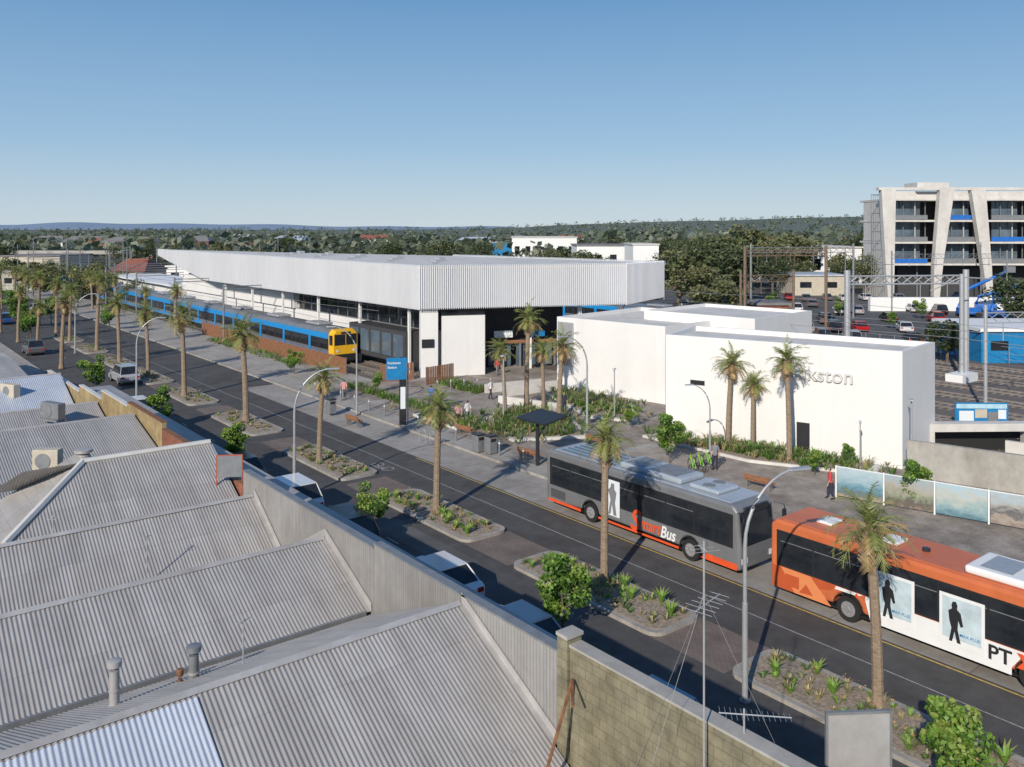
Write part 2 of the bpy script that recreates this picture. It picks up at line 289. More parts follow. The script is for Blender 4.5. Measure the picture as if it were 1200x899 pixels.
def make_palm(h,seed,nf=46,fl=1.6):
    rr=random.Random(seed); t=bpy.data.objects.new('palm_tree',None); C.objects.link(t)
    mb=MB(); n=26; lx=rr.uniform(-.3,.3);ly=rr.uniform(-.25,.25); P=[];Rr=[]
    for i in range(n+1):
        f=i/n; P.append((lx*f*f,ly*f*f,h*f-.05*(i==0))); Rr.append((.17-.035*f)*(1+.07*(i%2))+(.08*(1-f/.06) if f<.06 else 0)+(.09*(f-.84)/.16 if f>.84 else 0))
    mb.tube(P,Rr,9); 
    for i in range(70):
        a=i*2.4; f=.78+.22*i/70; p=Vector((lx,ly,h*f)); d=Vector((math.cos(a),math.sin(a),.9)); mb.tube([p+d*.08,p+d*.34],[.05,.02],4)
    mb.build('trunk','bark',t,smooth=False)
    g=MB(); d=MB(); top=Vector((lx,ly,h))
    for i in range(nf):
        az=i*2.39996+rr.uniform(-.45,.45); q=i/nf; el=R(88-126*q**1.1+rr.uniform(-16,16)); L=fl*rr.uniform(.6,1.2)*(1-.2*q); dead=q>.82 or (q>.5 and rr.random()<.15); tgt=d if dead else g
        hd=Vector((math.cos(az),math.sin(az),0)); p=top.copy(); sd=Vector((-hd.y,hd.x,0)); seg=9; pts=[p.copy()]; dirs=[]; dro=rr.uniform(60,105)
        for k in range(seg):
            e=el-R(dro)*(k/seg)**1.3*(.6 if dead else 1); dr=hd*math.cos(e)+Vector((0,0,1))*math.sin(e); p=p+dr*L/seg; pts.append(p.copy()); dirs.append(dr)
        tgt.tube(pts,[.022]*4+[.01]*6,3)
        for k in range(4,seg*2+1):
            if rr.random()<.08: continue
            f=k/2/seg; i0=min(int(k/2),seg-1); b=pts[i0].lerp(pts[i0+1],k/2-i0) if k/2<seg else pts[-1]; dr=dirs[min(i0,seg-1)]
            ll=.48*math.sin(math.pi*min(1,f*.85+.12))**.7*rr.uniform(.6,1.2)
            up=sd.cross(dr).normalized(); 
            if up.z<0: up=-up
            for sg in (-1,1):
                e=b+(dr*.7+sd*sg*.6+up*rr.uniform(-.15,.4)-Vector((0,0,.25)))*ll; w=dr*.03
                tgt.add([b-w,b+w,e],[(0,1,2)])
    g.build('frond_crown','palm',t,rec=False); d.build('dead_fronds','palmd',t,rec=False); return t
PH=[5.5,5.0,6.1,5.3]
def palm(loc,v,sc,label,group=None):
    return place(('palm',v),lambda:make_palm(PH[v],20+v),loc,rnd.random()*6,label,'palm tree',group,sc)
ml=[(13.2,24.5,0,.97,'first palm on the median, beside the orange bus'),(24.6,24.3,2,.94,'second palm on the median, in front of the silver bus'),(36.2,23.9,1,1.05,'median palm standing left of the silver bus tail'),(48.5,23.4,3,.98,'median palm on the island before the cyclist symbol, fourth along'),(62,24,1,1.3,'tall full-crowned median palm near the lamp post, fifth along'),(75,23.6,0,1.25,'sixth median palm, in front of the train'),]
for s,t,v,sc,l in ml: palm((t,s,.12),v,sc,l)
for i in range(12): palm((24+rnd.uniform(-.4,.4),87+i*11.3,.12),i%4,rnd.uniform(1.1,1.4),'small distant palm along the median at far left','far palms of the street median')
for i in range(8): palm((18.6+rnd.uniform(-.5,.5),98+i*13,.12),i%4,rnd.uniform(1.0,1.4),'distant palm on the near side of the street at far left','far palms on the near side of the street')
for i in range(7): palm((36+rnd.uniform(-.5,.5),118+i*16,.12),i%4,rnd.uniform(.9,1.1),'distant palm on the far footpath beside the train','far palms along the railway footpath')
for px,py,v,sc,l in ((592,492,3,.95,'leaning brown-skirted palm left of the station entrance bed'),(617,480,2,1.15,'tallest palm in front of the dark station entrance'),(637,484,1,.95,'short palm behind the entrance garden bed'),(655,503,0,1.06,'palm at the front of the entrance garden bed near the curved lamp'),(853,526,0,.98,'leftmost palm of three against the white box wall'),(882,531,1,.84,'middle short palm with browned fronds against the white box wall'),(925,546,2,1.02,'rightmost tallest palm before the white wall lettering')):
    x,y,_=G(px,py); palm((x,y,.13),v,sc,l)
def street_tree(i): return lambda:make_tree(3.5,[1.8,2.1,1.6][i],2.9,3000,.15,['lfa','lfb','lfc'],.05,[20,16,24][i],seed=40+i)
for k,(px,py,sc,l) in enumerate(((660,752,1.03,'bright green street tree above the mossy block parapet end'),(436,634,.85,'rounded green street tree beside the parked white car'),(275,552,.95,'green street tree between cars near the pale parapet'),(188,504,1.,'green street tree left of the tall grey lamp'),(108,462,1.1,'green street tree at far left beyond the brick parapets'),(1118,965,1.0,'leafy street tree at the bottom right corner'))):
    x,y,_=G(px,py); place(('st',k%3),street_tree(k%3),(x,y,.02),k*1.3,l,'tree',None,sc)
for k,(px,py,sc,l) in enumerate(((785,545,1.0,'young leafy tree behind the silver bus roof'),(345,440,.8,'small tree by the timber fence near the train'),(443,462,.6,'small tree beside the blue station sign'),(1072,600,.85,'green tree rising behind the orange bus before the mural'),(740,503,.55,'thin sapling in the garden bed left of the white box'),(955,560,.5,'low shrub-like sapling at the white box wall corner'),(993,548,.45,'tiny sapling near the right end of the white box'),(128,388,1.2,'small tree on the footpath beside the train at far left'),(60,380,1.4,'dark leafy tree at the far left of the street'),(20,385,1.8,'second dark leafy tree at the left edge of the street'),(36,400,1.5,'third leafy tree close to the left edge, nearest the camera'),(690,500,.5,'small sapling by the steps of the middle station block'))):
    x,y,_=G(px,py); place(('st',k%3),street_tree(k%3),(x,y,.12),k*2.1,l,'tree',None,sc)
def bg(i):
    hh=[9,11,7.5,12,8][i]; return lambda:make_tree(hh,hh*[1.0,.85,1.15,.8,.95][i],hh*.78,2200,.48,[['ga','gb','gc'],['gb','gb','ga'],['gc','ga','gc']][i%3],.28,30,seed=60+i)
def bigtree(px,Y,h,label,group=None,i=None):
    i=rnd.randrange(5) if i is None else i; x,y,_=A(px,Y); hh=[9,11,7.5,12,8][i]
    w=rnd.uniform(.9,1.15); return place(('bg',i),bg(i),(x,y,-.05),rnd.random()*6,label,'tree',group,(h/hh*w,h/hh*w,h/hh))
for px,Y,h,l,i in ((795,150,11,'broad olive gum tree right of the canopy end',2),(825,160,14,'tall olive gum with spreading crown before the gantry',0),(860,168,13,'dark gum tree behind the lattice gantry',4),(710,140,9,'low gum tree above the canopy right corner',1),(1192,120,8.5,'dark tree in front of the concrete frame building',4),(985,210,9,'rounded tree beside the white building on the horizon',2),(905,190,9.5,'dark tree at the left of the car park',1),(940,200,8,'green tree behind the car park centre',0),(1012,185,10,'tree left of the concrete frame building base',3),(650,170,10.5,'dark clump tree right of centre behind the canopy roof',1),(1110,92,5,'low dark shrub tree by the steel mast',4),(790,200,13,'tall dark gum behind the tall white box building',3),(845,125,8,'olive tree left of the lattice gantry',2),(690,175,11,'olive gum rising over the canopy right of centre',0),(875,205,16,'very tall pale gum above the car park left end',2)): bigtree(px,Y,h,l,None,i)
for i in range(40): bigtree(780+i*10+rnd.uniform(-10,10),rnd.uniform(195,310),rnd.uniform(8,15.5),'suburban gum tree beyond the car park','trees beyond the car park')
for i in range(46): bigtree(-30+i*18+rnd.uniform(-12,12),rnd.uniform(240,380),rnd.uniform(6.5,12.5),'suburban tree behind the railway line','trees behind the railway')
for i in range(16): bigtree(5+i*11+rnd.uniform(-6,6),rnd.uniform(150,240),rnd.uniform(5.5,8.5),'tree beside the street at far left','trees at the left end of the street')
for i in range(12): bigtree(1130+i*16,rnd.uniform(200,260),rnd.uniform(8,12),'tree behind the concrete frame building','trees behind the concrete frame building')
mb=MB()
for i in range(3500):
    Y=300*math.exp(rnd.random()*2.2); px=rnd.uniform(-350,1550); h=rnd.uniform(6,13)*(1.2 if px>700 else 1.05); x,y,_=A(px,Y); z0=hz(px,Y)-1
    w=h*rnd.uniform(.4,.75); k=rnd.choice((0,0,1,2)); nq=24 if Y<900 else 14
    for j in range(nq):
        v=rv(); leaf(mb,Vector((x+v.x*w,y+v.y*w,z0+h*.55+v.z*h*.42)),h*.3*rnd.uniform(.7,1.2),k if rnd.random()<.7 else 1,.8)
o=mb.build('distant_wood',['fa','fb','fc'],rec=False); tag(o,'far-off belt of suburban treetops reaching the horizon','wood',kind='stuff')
def tuft(mb,x,y,z,n,h,m=0):
    for i in range(n):
        a=rnd.random()*6.28; l=h*rnd.uniform(.6,1.1); d=Vector((math.cos(a),math.sin(a),0)); p=Vector((x,y,z))+d*.05; q=p+d*l*.35+Vector((0,0,l*.7)); e=p+d*l*.8+Vector((0,0,l*.75)); s_=Vector((-d.y,d.x,0))*.022
        mb.add([p-s_,p+s_,q+s_,q-s_],[(0,1,2,3)],m); mb.add([q-s_,q+s_,e],[(0,1,2)],m)
gc=MB(); isl=[13.2,24.6,36.2,48.5,62,75,87,99.3,111.6,123.9]
def islpoly(s,g=0):
    P=[]; x0,x1=22.7+g,25.3-g; y0,y1=s-4.2+g,s+4.2-g; r=.55-g*.5
    for cx,cy,a0 in ((x1-r,y0+r,-90),(x1-r,y1-r,0),(x0+r,y1-r,90),(x0+r,y0+r,180)):
        for k in range(5): a=R(a0+k*22.5); P.append((cx+r*math.cos(a),cy+r*math.sin(a)))
    return P
for s in isl:
    mb=MB(); mb.prism(islpoly(s),-.02,.14); st(mb.build('median_island','kerb'))
    mb=MB(); mb.prism(islpoly(s,.22),.0,.155); st(mb.build('planting_bed','soil'))
    for k in range(80 if s<60 else 40):
        x=rnd.uniform(23.05,24.95);y=s+rnd.uniform(-3.7,3.7); tuft(gc,x,y,.15,rnd.randint(8,16),rnd.uniform(.12,.36),rnd.choice((0,1,2,2,4,4)))
        if rnd.random()<.2: 
            for _ in range(6): leaf(gc,Vector((x+rnd.uniform(-.12,.12),y+rnd.uniform(-.12,.12),.15+rnd.uniform(.15,.3))),.05,3,1)
for s in isl[:-1]:
    sheet('median_paving','paver2',rect(22.7,s+4.26,25.3,s+7.5),.006)
beds=[[G(560,500)[:2],G(600,520)[:2],G(690,516)[:2],G(668,492)[:2],G(600,478)[:2]],
      [(43.6,40.4),(44.9,40.1),(49.4,26.2),(47.2,25.6),(44.0,32)],
      [(46.5,43.5),(44.8,47),(48.5,56.5),(51.0,56.8),(51.6,49)],
      [(34.8,46.5),(34.8,56),(37.2,56),(37.2,46.5)]]
for k,P in enumerate(beds):
    mb=MB(); mb.prism(P,.0,.3); st(mb.build('garden_bed_kerb','concl')); cx=sum(p[0] for p in P)/len(P);cy=sum(p[1] for p in P)/len(P)
    Q=[(cx+(p[0]-cx)*.93,cy+(p[1]-cy)*.93) for p in P]; mb=MB(); mb.prism(Q,.1,.31); st(mb.build('planting_bed','soil'))
    for j in range((520,420,380,140)[k]):
        w=[rnd.random()**1.2 for _ in Q]; sw=sum(w); x=sum(a*q[0] for a,q in zip(w,Q))/sw; y=sum(a*q[1] for a,q in zip(w,Q))/sw
        x=cx+(x-cx)*1.7;y=cy+(y-cy)*1.7; tuft(gc,x,y,.3,rnd.randint(10,18),rnd.uniform(.25,.8),rnd.choice((0,0,1,2,4)))
for x0,x1,y0,y1 in ((37.4,39,84,110),(36.2,37.4,57,70),(43.5,45.5,60,66)):
    for j in range(220): tuft(gc,rnd.uniform(x0,x1),rnd.uniform(y0,y1),.13,8,rnd.uniform(.3,.8),rnd.choice((0,1,2)))
o=gc.build('ground_cover',['lfb','lfa','gc','flower','dry'],rec=False); tag(o,'low grasses and flowering ground cover in the median and plaza beds','ground cover',kind='stuff')
def flax():
    mb=MB(); rr=rnd
    for i in range(16):
        a=i*2.4; d=Vector((math.cos(a),math.sin(a),0)); l=rr.uniform(.35,.6); p=d*.04; q=p+d*l*.3+Vector((0,0,l*.7)); e=p+d*l*.75+Vector((0,0,l)); s_=Vector((-d.y,d.x,0))*.045
        mb.add([p-s_*.4,p+s_*.4,q+s_,q-s_],[(0,1,2,3)],0); mb.add([q-s_,q+s_,e],[(0,1,2)],1)
    return mb.build('flax_plant',['lfa','lfc'],rec=False)
for k,s in enumerate((13.2,24.6,36.2)):
    for j in range(8): place(('flax',k),flax,(rnd.uniform(23.1,24.9),s+(-3.5+j*.95),.15),j,('broad-leaved plant on the median island by the orange bus','broad-leaved plant on the median island by the silver bus','broad-leaved plant on the median island left of the buses')[k],'plant','broad-leaved plants on %s median island'%('first','second','third')[k],rnd.uniform(.6,1.0))
def wall(a,b,w,z0,z1,m,l,name='low_wall',cat='wall'): mb=MB(); mb.bar(a,b,w,z0,z1); return tag(mb.build(name,m),l,cat)
wall(G(585,474),G(655,484),.3,.1,.75,'concl','low pale wall behind the entrance garden bed'); wall((50.6,56.9),(45.0,57.6),.25,.1,1.0,'concl','low pale ramp wall beside the middle station block'); wall((50.2,58.9),(44.6,59.9),.25,.1,.9,'concl','second low ramp wall nearer the station entrance')
# ------------------------------------------------------------ foreground shops
def corr(mb,t0,t1,s0,z0,s1,z1,m=0,per=.105,amp=.014,hip=0):
    n=int((t1-t0)/per*6)+1
    vs=[]
    for i in range(n+1):
        t=t0+(t1-t0)*i/n; dz=amp*math.sin(2*math.pi*t/per)
        f=min(1,max(0,(hip-(t-t0))/hip)) if hip else 0
        sa,za=s0+(s1-s0)*f,z0+(z1-z0)*f
        vs+= [(t,sa,za+dz),(t,s1,z1+dz)]
    mb.add(vs,[(2*i,2*i+2,2*i+3,2*i+1) for i in range(n)],m)
def shop(s0,s1,ridges,label,name='shop',wallm='pblock',roofm='zinc',par=None,tmin=-4):
    t=thing(name,label,'shop building',(0,0,0))
    zmin=min(z for _,z in ridges)
    mb=MB(); mb.box(tmin,s0,0,11.75,s1,zmin-.12); mb.build('wall',wallm,t)
    rb=MB()
    for (a,za),(b,zb) in zip(ridges,ridges[1:]):
        corr(rb,tmin,11.76,a,za,b,zb)
    r=rb.build('roof',roofm,t,smooth=True,rec=False)
    for i,(a,za) in enumerate(ridges):
        if 0<i<len(ridges)-1 or za>4.5:
            fb=MB()
            if za>4.0: fb.add([(tmin,a-.13,za-.03),(11.8,a-.13,za-.03),(11.8,a,za+.045),(tmin,a,za+.045),(11.8,a+.13,za-.03),(tmin,a+.13,za-.03)],[(0,1,2,3),(3,2,4,5)])
            else: fb.box(tmin,a-.12,za-.02,11.72,a+.12,za+.03)
            fb.build('ridge_flashing','flash',r,rec=False)
    fb=MB(); a,za=ridges[0]; fb.box(tmin,a-.02,za-.12,11.7,a+.1,za+.03); fb.build('gutter','steel',r)
    return t,r
tA,rA=shop(9.5,21.25,[(10.3,2.2),(16.9,5.5),(21.1,3.72)],'nearest shop with weathered corrugated gable roof at the bottom','shop_building')
mb=MB(); corr(mb,-4,5.5,11.2,2.68,16.72,5.44); mb.build('new_roof_sheet','zincl',rA,smooth=True,rec=False)['label']='brighter newer corrugated sheets in the bottom left'
tB,rB=shop(21.3,27.35,[(21.3,3.72),(24.2,5.0),(27.2,3.42)],'second shop with long grey corrugated roof and dark box gutter','shop_building')
tC,rC=shop(27.4,30.95,[(27.4,3.42),(29.9,4.9),(30.9,4.3)],'third narrow shop with corrugated roof behind the second ridge','shop_building')
tE,rE=shop(35.6,47,[(36.0,3.2),(45.3,5.2),(46.8,4.4)],'fifth shop with brown-tinged corrugated roof at left','shop_building')
tF,rF=shop(47.05,57,[(47.1,3.0),(53,4.6),(56.8,3.2)],'sixth shop behind the yellow brick parapet with grey roof','shop_building')
tG2,rG2=shop(57.05,68,[(57.1,3.0),(63,4.9),(67.8,3.2)],'seventh shop with pale sunlit roof at the left edge','shop_building','ybrick2','zincl')
tG3,_=shop(68.05,100,[(68.1,2.8),(84,3.6),(99,2.8)],'farthest long low shop along the left of the street','shop_building')
t=thing('shop_building','fourth shop with hipped corrugated roof and pale ridge capping','shop building')
mb=MB(); mb.box(-2,31,0,11.75,35.5,4.2); mb.build('wall','pblock',t)
mb=MB(); corr(mb,4.2,11.76,34,6.0,31,4.5,hip=2.9); corr(mb,4.2,11.76,34,6.0,35.5,5.0,hip=1.0)
r=mb.build('roof','zinc',t,smooth=True,rec=False)
mb=MB(); n=240; vs=[]
for i in range(n+1):
    s_=31+4.5*i/n; dz=.014*math.sin(2*math.pi*s_/.105); top=min(2.95,s_-31) if s_<34 else 2.95; vs+=[(1.5,s_,3.1+dz),(4.2+top,s_,4.5+top*.5+dz)]
mb.add(vs,[(2*i,2*i+1,2*i+3,2*i+2) for i in range(n)]); mb.build('side_roof','zinc',t,smooth=True,rec=False)
mb=MB(); mb.tube([(4.2,31,4.55),(7.1,34,6.03),(11.7,34,6.03)],.12,6); mb.build('ridge_capping','flashl',r)
def parapet(s0,s1,z0,z1,m,label,cap='flash',w=.2,tt=12.0,z1b=None):
    t=thing('parapet_wall',label,'parapet'); zz=z1 if z1b is None else z1b
    mb=MB(); x0,x1=tt-w/2,tt+w/2
    mb.add([(x0,s0,0),(x1,s0,0),(x1,s1,0),(x0,s1,0),(x0,s0,z1),(x1,s0,z1),(x1,s1,zz),(x0,s1,zz)],[(3,2,1,0),(4,5,6,7),(0,1,5,4),(1,2,6,5),(2,3,7,6),(3,0,4,7)])
    mb.build('wall',m,t)
    mb=MB(); x0-=.03;x1+=.03; mb.add([(x0,s0,z1+.002),(x1,s0,z1+.002),(x1,s1,zz+.002),(x0,s1,zz+.002),(x0,s0,z1+.05),(x1,s0,z1+.05),(x1,s1,zz+.05),(x0,s1,zz+.05)],[(3,2,1,0),(4,5,6,7),(0,1,5,4),(1,2,6,5),(2,3,7,6),(3,0,4,7)]); mb.build('coping',cap,t)
    return t
parapet(13.35,21.2,0,5.62,'ribwall','grey ribbed parapet beside the nearest corrugated roof','steel')
parapet(21.22,31,0,5.5,'ribwall','long grey ribbed parapet beside the second and third roofs','steel')
parapet(31.02,35.5,0,5.0,'rbrick','red brick parapet with crumbling top beside the hipped roof','rust',z1b=4.6)
parapet(35.52,41,0,5.2,'rbrick','short red brick parapet with rusty capping at left','rust'); parapet(41.02,46.9,0,5.5,'ybrick2','yellow brown brick parapet beside the fifth roof','rust')
parapet(46.95,52.4,0,5.3,'ybrick2','tall yellow brick parapet step at far left','flashl'); parapet(52.45,58,0,4.8,'ybrick2','middle yellow brick parapet step at far left','flashl')
parapet(58.05,68,0,4.4,'ybrick2','lowest yellow brick parapet at the left edge','flashl')
parapet(3.2,13.0,0,5.98,'ybrick','mossy olive block parapet at the bottom centre','conc',z1b=5.9,w=.28)
t=thing('brick_pier','block pier where the grey parapet meets the olive one','pier'); mb=MB(); mb.box(11.8,13.02,0,12.2,13.33,6.05); mb.build('shaft','ybrick',t); mb=MB(); mb.box(11.77,12.99,6.05,12.23,13.34,6.12); mb.build('cap','conc',t)
mb=MB(); mb.box(2,3.2,0,11.8,10.2,3.2); o=mb.build('shop_building','pblock'); tag(o,'flat roofed shop behind the olive block parapet','shop building')
mb=MB(); mb.box(9.2,10.4,2.6,11.8,13.3,3.2); tag(mb.build('box_gutter','flash'),'flat metal gutter tray at the foot of the block pier','gutter')
for k,P in enumerate(([(16.9,5.5),(13.4,3.75),(13.4,3.95),(16.9,5.72)],[(24.2,5.0),(21.3,3.7),(21.3,3.95),(24.2,5.25)],[(24.2,5.0),(27.3,3.4),(27.3,3.65),(24.2,5.25)],[(29.9,4.9),(27.4,3.4),(27.4,3.65),(29.9,5.15)])):
    mb=MB(); mb.add([(11.87,p[0],p[1]) for p in P]+[(11.74,p[0],p[1]+.03) for p in P[:2]],[(0,1,2,3),(0,1,5,4)])
    o=mb.build('cheek_flashing','flash',rec=False); tag(o,'sloping metal flashing strip between the parapet and the %s corrugated slope'%('nearest','second','hidden rear','third')[k],'flashing')
t=thing('shop_awning','long flat street awning hidden behind the shop parapets','awning'); mb=MB(); mb.box(12.2,3,3.1,15.6,66,3.25); mb.build('deck','zinc',t)
for s in range(5,66,6):
    mb=MB(); mb.tube([(15.4,s,.13),(15.4,s,3.1)],.05,8); mb.build('post','steel',t)
def flue(loc,h,r,m,label):
    t=thing('roof_flue',label,'flue',loc); mb=MB(); mb.tube([(0,0,-.4),(0,0,h)],r,14); mb.build('pipe',m,t,smooth=True)
    mb=MB(); mb.tube([(0,0,h+.06),(0,0,h+.09),(0,0,h+.2),(0,0,h+.22)],[r*1.2,r*1.5,r*1.5,r*1.1],14); mb.build('cowl',m,t,smooth=True)
    mb=MB(); mb.tube([(0,0,h*.4),(0,0,h*.46)],r*1.15,14); mb.build('band','flash',t)
    mb=MB(); mb.tube([(0,0,-.25),(0,0,.02)],[r*2.2,r*1.05],14); mb.build('collar','flash',t); return t
flue(G(134,826,4.6),.72,.1,'flash','pale round metal flue on the nearest roof, left of three')
flue(G(227,803,4.3),.68,.11,'steel','dark flue with banded cowl on the nearest roof')
flue(G(211,806,4.3),.2,.05,'rust','short stubby vent pipe beside the dark flue')
flue(G(98,535,5.0),.1,.24,'flash','wide round drum vent on the hipped roof')
flue(G(597,893,3.6),.05,.08,'galv','small capped vent at the bottom edge')
flue(G(118,598,4.6),.25,.05,'galv','slim vent pipe on the hipped roof')
def acunit(loc,label,w=1.,m='cream',rz=0):
    t=thing('air_conditioner',label,'air conditioner',loc,rz); mb=MB(); mb.box(-.22,-w/2,.12,.22,w/2,.95); mb.build('casing',m,t,bev=.03)
    for x,h in ((-.226,-.02),(.226,.02)):
        mb=MB(); mb.disc((x,.08,.52),.3,h,'x'); mb.build('fan_grille','steel',t)
    for x in (-.3,.2): mb=MB(); mb.box(x,-w/2,0,x+.1,w/2,.115); mb.build('foot_rail','steel',t)
    return t
x,y,_=G(56,553,5.0); acunit((x,y,4.95),'white outdoor air conditioner with round fan on the fifth roof',1.0,'cream',.9)
x,y,_=G(62,487,4.6); acunit((x,y,4.35),'dark grey louvred rooftop unit behind the yellow parapet',1.5,'steel',.4)
x,y,_=G(12,462,4.2); acunit((x,y,3.9),'pale rooftop unit at the extreme left edge',1.4,'cream',.4)
def antenna(loc,h,label,booms,rz=0):
    t=thing('tv_antenna',label,'antenna',loc,rz); mb=MB(); mb.tube([(0,0,-.3),(0,0,h)],.018,6); mb.build('mast','galv',t)
    for z,L,n,w,az in booms:
        b=MB(); d=Vector((math.cos(az),math.sin(az),0)); q=Vector((-d.y,d.x,0)); b.tube([d*-L*.35+Vector((0,0,z)),d*L*.65+Vector((0,0,z))],.012,4)
        for i in range(n):
            c=d*(-.33*L+L*.96*i/(n-1))+Vector((0,0,z)); ww=w*(1-.45*i/n); b.tube([c-q*ww/2,c+q*ww/2],.005,3)
        b.build('boom','galv',t)
    return t
x,y,_=A(825,14.5); antenna((x,y,4.2),5.0,'tall television antenna mast rising in front of the silver bus',[(4.85,.3,3,.5,1.2),(3.9,.9,6,.6,.2)])
for k,a in enumerate(((1.6,-2.0,-1.6),(-1.8,.6,-1.4),(.2,2.2,-1.2))): mb=MB(); mb.tube([(x,y,8.3),(x+a[0],y+a[1],4.2+a[2]+.4)],.004,3); tag(mb.build('guy_wire','steel'),('guy wire of the tall television antenna running right','guy wire of the tall television antenna running left','guy wire of the tall television antenna running towards the road')[k],'wire')
x,y,_=A(872,14.4); antenna((x,y,3.6),2.8,'wide log-periodic antenna over the olive block parapet',[(2.7,1.2,14,.4,-.8)])
x,y,_=G(285,770,4.9); antenna((x,y,4.5),1.3,'thin antenna stick on the nearest roof ridge',[(1.2,.4,4,.3,.4)])
x,y,_=G(172,652,4.4); antenna((x,y,4.2),.9,'small antenna stick on the third roof',[(.8,.3,3,.3,.4)])
x,y,_=G(62,630,4.8); antenna((x,y,4.5),1.0,'small antenna near the left edge of the third roof',[(.9,.3,3,.3,.9)])
t=thing('roof_brace','rusty triangular pipe brace behind the olive block parapet','brace'); mb=MB(); mb.tube([(11.2,12.2,5.25),(11.75,12.8,5.35),(10.3,12.4,3.2)],.035,6); mb.build('pipe','rust',t)
x,y,_=A(1006,14.6); t=thing('sign_board','grey framed sign board seen from behind at the bottom edge','sign board',(x,y,3.25),R(-35)); mb=MB(); mb.box(-.54,-.02,1.95,.54,.02,2.95); mb.build('panel','flash',t); mb=MB()
for a in (-.56,.56): mb.box(a-.02,-.03,0,a+.02,.03,3.0)
mb.box(-.539,-.03,2.952,.539,.03,3.0); mb.box(-.539,-.03,1.9,.539,.03,1.945); mb.build('frame','steel',t)
t=thing('sign_board','square orange-edged sign frame standing on the long parapet','sign board',(11.6,31.6,4.9),R(-30)); mb=MB(); mb.box(-.45,-.02,.3,.45,.02,1.1); mb.build('panel','steel',t); mb=MB()
for a in (-.48,.45): mb.box(a,-.03,0,a+.03,.03,1.13)
mb.box(-.45,-.03,1.1,.45,.03,1.13); mb.build('frame','orange2',t)
# ------------------------------------------------------------ station
def wallthing(name,label,cat,P,z0,z1,m,roofm='wpaint',rim=.5):
    t=thing(name,label,cat); n=len(P)
    mb=MB(); mb.prism(P,z0,z1-rim); mb.build('wall',m,t)
    def ins(w): 
        Q=[]
        for i in range(n):
            a=Vector(P[i-1]);b=Vector(P[i]);c=Vector(P[(i+1)%n]); d1=(b-a).normalized();d2=(c-b).normalized(); n1=Vector((-d1.y,d1.x));n2=Vector((-d2.y,d2.x)); bi=(n1+n2).normalized(); q=b+bi*w/max(.3,bi.dot(n1)); Q.append((q.x,q.y))
        return Q
    ar=sum(P[i][0]*P[(i+1)%n][1]-P[(i+1)%n][0]*P[i][1] for i in range(n)); w=.25 if ar>0 else -.25
    Q=ins(w); vs=[(p[0],p[1],z1-rim) for p in P]+[(p[0],p[1],z1) for p in P]+[(q[0],q[1],z1) for q in Q]+[(q[0],q[1],z1-rim) for q in Q]
    fs=[]
    for i in range(n):
        j=(i+1)%n; fs+=[(i,j,n+j,n+i),(n+i,n+j,2*n+j,2*n+i),(2*n+i,2*n+j,3*n+j,3*n+i)]
    mb=MB(); mb.add(vs,fs); mb.build('parapet',m,t)
    mb=MB(); mb.add([(q[0],q[1],z1-rim+.01) for q in Q],[tuple(range(n))]); mb.build('roof',roofm,t); return t
BX=[(50,25.4),(55.8,26.2),(51,42.0),(45.2,39.7)]
box=wallthing('station_building','long white windowless station box with raised lettering on the plaza','station building',BX,0,7.16,'white','concl',.35)
d=Vector((50-45.2,25.4-39.7)).normalized(); nv=Vector((d.y,-d.x)); nv=nv if nv.x<0 else -nv; ang=math.atan2(d.y,d.x)
p0=Vector((45.2,39.7))+d*7.3+nv*.1; text('Frankston',1.25,'letter',box,'lettering',(p0.x,p0.y,4.95),(R(90),0,ang),.08,bold=.005)
q=Vector((45.2,39.7))+d*8.9+nv*.03; mb=MB(); mb.bar(q,q+d*.8,.06,.3,2.2); mb.build('door','blk',box)
q=Vector((45.2,39.7))+d*1.8+nv*.03; mb=MB(); mb.bar(q,q+d*1.0,.06,3.9,4.2); mb.build('small_sign','blk',box)
mid=wallthing('station_building','white middle station block between the entrance and the long box','station building',[(53.2,46.8),(66,47.5),(64.5,60),(51.5,58.2)],0,6.5,'white','concl',.35)
wallthing('station_building','raised white plant block behind the middle station block','station building',[(60,43),(70,44),(68.5,55),(58.5,54)],0,7.0,'white','concl',.3)
for k in range(10):
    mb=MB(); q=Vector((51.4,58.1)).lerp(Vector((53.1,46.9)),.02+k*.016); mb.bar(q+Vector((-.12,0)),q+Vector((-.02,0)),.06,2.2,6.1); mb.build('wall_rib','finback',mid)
can=thing('station_canopy','huge white finned station canopy with a pointed left end','canopy')
P=[(44,69.6),(63.6,61.2),(70.7,62.4),(66,96),(56,122),(47,154),(44,154)]
mb=MB(); mb.prism(P,10.6,10.8); mb.build('roof','concl',can)
mb=MB(); Q=[(44.4,70.1),(63.5,61.8),(70.3,62.8),(66,95),(55,126),(44.4,130)]; mb.prism(Q,6.75,6.95); mb.build('soffit','dark',can)
